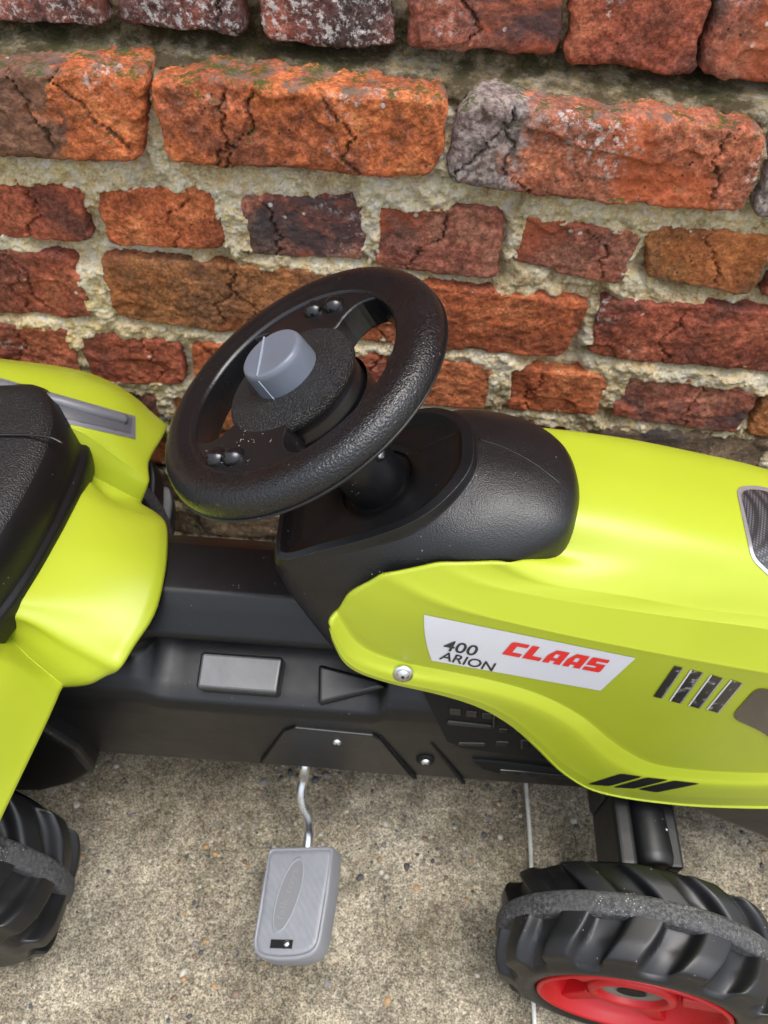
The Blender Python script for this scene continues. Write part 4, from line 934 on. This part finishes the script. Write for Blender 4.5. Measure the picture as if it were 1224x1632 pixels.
# ---- wheels
def wheelset(name,cx,cy,R,Wd,yaw,nl,parent,outer=-1,phase=0.0,label=None,rimr=.084,camb=0):
    o_=np.array([cx,cy,R]); ax=np.array([math.sin(yaw),-math.cos(yaw),0])*( -outer); # outward axis (towards the camera for outer=-1)
    if outer==-1: ax=np.array([-math.sin(yaw),-math.cos(yaw),0]); ax=np.array([math.sin(yaw)*-1,-math.cos(yaw),0])
    else: ax=np.array([math.sin(yaw),math.cos(yaw),0])
    e1=np.array([math.cos(yaw),-math.sin(yaw),0]) ; e2=np.array([0,0,1.])
    if camb:
        ax,e2=ax*math.cos(camb)-np.array([0,0,1.])*math.sin(camb),e2*math.cos(camb)+ax*math.sin(camb)
    W_=empty(name,tuple(o_),label,None,parent)
    nT=840; s=np.r_[np.linspace(-1,-.90,6)[:-1],np.linspace(-.9,.9,44),np.linspace(.9,1,6)[1:]]
    TH,Sg=np.meshgrid(np.linspace(0,2*math.pi,nT,endpoint=False),s)
    side=np.sign(Sg); a=np.abs(Sg)
    base=R-.0105-.006*np.clip((a-.55)/.45,0,1)**2
    ph=TH*nl/(2*math.pi)+phase+np.where(side>0,.5,0)-np.where(side>0,.42,.70)*(a**1.4)
    fr=ph-np.floor(ph)
    up=1/(1+np.exp(-(fr-.06)/.012)); dn=1/(1+np.exp(-(fr-.56)/.020)); lug=np.clip(up-dn,0,1)
    lug*=1/(1+np.exp(-(.985-a)/.012))
    scoop=-.0030*np.sin(np.clip((fr-.56)/.5,0,1)*math.pi)*np.clip(a*2,0,1)
    RR=base+lug*.0105+scoop
    h=Sg*Wd/2*(1+0*a)
    V=[];
    V=o_+RR[...,None]*(np.cos(TH)[...,None]*e1+np.sin(TH)[...,None]*e2)+h[...,None]*ax
    # sidewalls
    def ring(r,hh): 
        th=TH[0]; return o_+r*(np.cos(th)[:,None]*e1+np.sin(th)[:,None]*e2)+hh*ax
    inner=[ring(rimr*.6,-Wd/2*.9),ring(rimr+.004,-Wd/2*1.0),ring(R-.026,-Wd/2*1.10),ring(R-.020,-Wd/2*1.08)]
    outr=[ring(R-.019,Wd/2*1.07),ring(R-.023,Wd/2*1.11),ring(R-.027,Wd/2*1.12),ring(rimr+.004,Wd/2*1.08),ring(rimr+.0005,Wd/2*1.04),ring(rimr,Wd/2*.8)]
    allr=inner+list(V)+outr; nr=len(allr); fcs=gridfaces(nT,nr,cu=True)
    mk('tyre',np.vstack(allr),fcs,'tyre',W_)
    v,f=lathe([(R-.030,-Wd*.60),(R-.034,-Wd*.605),(rimr*.6,-Wd*.56),(rimr*.5,-Wd*.36),(rimr*.45,-Wd*.30),(.0001,-Wd*.30)],o_,ax,e1,64); mk('wheel_back',v,f,'black_sat',W_)
    bw=.0088; v,f=lathe(rprof([(R-.012,-bw),(R-.0012,-bw),(R+.0016,-bw*.7),(R+.0022,0),(R+.0016,bw*.7),(R-.0012,bw),(R-.012,bw)],.0018,3),o_+ax*-.003,ax,e1,200)
    # uneven, scuffed band
    v=v+ (fbm(v,90,3,int(cx*100)+400)*.0005)[:,None]*ax*.3
    mk('tread_band',v,f,'belt',W_)
    ho=o_+ax*Wd/2
    v,f=lathe(rprof([(rimr-.001,-.012),(rimr-.0005,.0035),(rimr-.0045,.0035),(rimr-.008,-.006),(rimr*.74,-.024),(rimr*.50,-.020),(rimr*.46,-.006),(rimr*.43,-.0035),(rimr*.36,-.004),(rimr*.34,-.010),(rimr*.33,-.010)],.0018,3),ho,ax,e1,128)
    rm=mk('rim',v,f,'red_rim',W_,out=tuple(ax))
    v,f=lathe([(rimr*.345,-.0095),(rimr*.14,-.0085),(rimr*.13,-.016),(.0001,-.016)],ho,ax,e1,64); mk('hub_washer',v,f,'dirty_grey',rm,out=tuple(ax))
    v,f=lathe([(rimr*.15,-.0080),(rimr*.05,-.0080),(.0001,-.008)],ho,ax,e1,32); mk('axle_end',v,f,'dark',rm)
    for k in range(5):
        t=k*2*math.pi/5+.3; r0,r1=rimr*.50,rimr*.90; q=[]
        for rr_,ww in ((r0,.010),(r1,.006)):
            for sg in (-1,1): q.append((rr_,sg*ww))
        V=[];d=math.cos(t)*e1+math.sin(t)*e2; nn=-math.sin(t)*e1+math.cos(t)*e2
        for (rr_,ww),hh in zip([q[0],q[1],q[3],q[2]],(-.006,-.006,-.005,-.005)): V.append(ho+d*rr_+nn*ww+ax*hh)
        Vb=[p-ax*.016 for p in V]; ob=mk('rim_spoke',V+Vb,[(0,1,2,3),(7,6,5,4),(0,4,5,1),(1,5,6,2),(2,6,7,3),(3,7,4,0)],'red_rim',rm,smooth=False); bevel(ob,.002,3)
    return W_
wheelset('front_wheel',.2317+.0405*math.sin(.153),.0925+.0405*math.cos(.153),.1135,.074,.153,13,T,label='front wheel on the near side, turned slightly, with red rim',phase=.2,rimr=.0775,camb=-.054)
wheelset('front_wheel',.240,2*YC-.140,.1135,.074,math.radians(7.5),13,T,outer=1)
wheelset('rear_wheel',-.392,.1475,.150,.092,0,17,T,phase=.35,rimr=.105)
wheelset('rear_wheel',-.392,2*YC-.1475,.150,.092,0,17,T,outer=1,rimr=.105,phase=.1)
# front steering knuckle
kp=[(.209,.262),(.209,.196)]
v,f=box(.222,.238,.19,.27,.095,.165); o=mk('axle_knuckle',v,f,'black_sat',T,smooth=False); bevel(o,.004,3)
v,f=lathe(rprof([(.0001,.09),(.017,.09),(.0195,.082),(.0195,-.01),(.0001,-.01)],.003,3),(.255,.285,.138),(0.05,-1,0),(1,0,0),40); mk('axle_sleeve',v,f,'black_sat',T)
v,f=box(.268,.284,.195,.27,.10,.148); o=mk('axle_bracket',v,f,'black_sat',T,smooth=False); bevel(o,.003,3)
v,f=box(.218,.285,.25,.42,.10,.155); o=mk('front_axle',v,f,'black_sat',T,smooth=False); bevel(o,.005,3)
for q,Y in (((1061,1322),.14),((1050,1356),.145)):
    p=UZ(*q,.151); v,f=lathe([(.0001,.0015),(.0016,.001),(.0022,-.001)],p,(0,0,1),(1,0,0),12); mk('moulded_pip',v,f,'steel',T)
v,f=lathe([(.008,.15),(.008,-.15)],(.24,YC,.1135),(0,1,0),(1,0,0),16); mk('axle_rod',v,f,'dark',T)
v,f=lathe([(.010,.19),(.010,-.19)],(-.392,YC,.150),(0,1,0),(1,0,0),16); mk('axle_rod',v,f,'dark',T)

# ---- pedals and crank
def pedal():
    al=math.radians(19); n=np.array([-math.sin(al),0,math.cos(al)]); c0=UZ(465,1440,.098)
    def up(x,y,h=0): return UN(x,y,c0,n)+n*h
    px=[(433,1350),(526,1348),(531,1352),(524,1420),(512,1494),(507,1511),(496,1523),(472,1530),(440,1531),(416,1527),(405,1519),(402,1505),(412,1440),(428,1354)]
    P=np.array([up(x,y) for x,y in px]); c=P.mean(0); Q=np.array(rprof(P,.004,4,closed=True)); k=len(Q)
    def ring(off,dz): D=Q-c; L=np.linalg.norm(D,axis=1,keepdims=True); return Q-D/L*off+n*dz
    spec=[(.0085,-.0004),(.0050,-.0004),(.0040,-.0012),(.0032,.0002),(.0016,0.0003),(.0005,-.0008),(0,-.0028),(-.0008,-.021),(0,-.0235),(.004,-.024)]
    rings=[ring(*q) for q in spec]; m=len(rings); V=np.vstack(rings)
    f=gridfaces(k,m,cu=True)+[tuple(range((m-1)*k,m*k)),tuple(range(k))[::-1]]
    fm=[0]*k+[1]*(len(f)-k-1)+[0]
    o=mk('pedal',V,f,['pedal','pedal_plain'],T,fmat=fm,auto=60,label='pale grey pedal with an oval emblem')
    tip=up(477,1369,-.0004); bot=up(441,1483,-.0004); e=(tip-bot)/2; la=np.linalg.norm(e); e=e/la; sx=np.cross(e,n); ce=(tip+bot)/2; wdt=.0098
    pts=[ce+e*la*math.cos(t)+sx*wdt*math.sin(t) for t in np.linspace(0,2*math.pi,48,endpoint=False)]
    V=[]
    for s_,dz in ((1.08,0.0),(1.05,.0006),(.98,.0006),(.95,0.0)):
        for q in pts: V.append(ce+(q-ce)*s_+n*dz)
    mk('emblem_ring',V,gridfaces(48,4,cu=True),'pedal_plain',o)
    V=[ce+(q-ce)*.96+n*.00025 for q in pts]; mk('emblem_oval',V,[tuple(range(48))[::-1]],'pedal_dark',o,smooth=False)
    Vt,Ft=fontmesh('falk toys'); mn=Vt.min(0); Vt=(Vt-mn)/(Vt.max(0)-mn); out=[]
    for x,y in Vt: out.append(ce-e*la*.72+e*la*1.44*x-sx*(y-.5)*wdt*.95+n*.0006)
    mk('emblem_lettering',out,Ft,'pedal_letter',o,smooth=False)
    s4=[up(x,y) for x,y in ((432,1497),(467,1498),(465,1512),(430,1511))]; v,f=prism(np.array(s4)-n*.0008,n,.0009); mk('pedal_slot',v,f,'dark',o,smooth=False)
    v,f=lathe(rprof([(.0001,.0018),(.0022,.0014),(.0028,.0)],.0006,3),up(457,1504,.0002),n,(1,0,0),16); mk('pedal_bolt',v,f,'steel',o)
    return o
M['pedal_letter']=newmat('emblem_letter_grey',(.17,.173,.18),.5,.4)
pd=pedal()
Xp=UY(486,1221,.256); pth=[Xp+np.array([0,.03,0]),Xp,UZ(484,1240,.140),UZ(480,1262,.130),UZ(483,1285,.118),UZ(492,1304,.106),UZ(493,1325,.092),UZ(490,1350,.086),UZ(480,1420,.083),UZ(462,1500,.082)]
v,f=tube(pth,.0047,14,90); mk('pedal_crank',v,f,'steel',T)
# far pedal (opposite side, behind the body)
c2=pd.copy(); COL.objects.link(c2); c2.parent=T; cc=CEN[pd].copy(); cc[1]=2*YC-cc[1]; cc[2]=.20; c2.location=tuple(cc-CEN[T]); c2.rotation_euler=(0,0,math.pi); c2['label']='far pedal behind the body'

# ================================================================ render settings
S.render.engine='CYCLES'; S.cycles.max_bounces=6
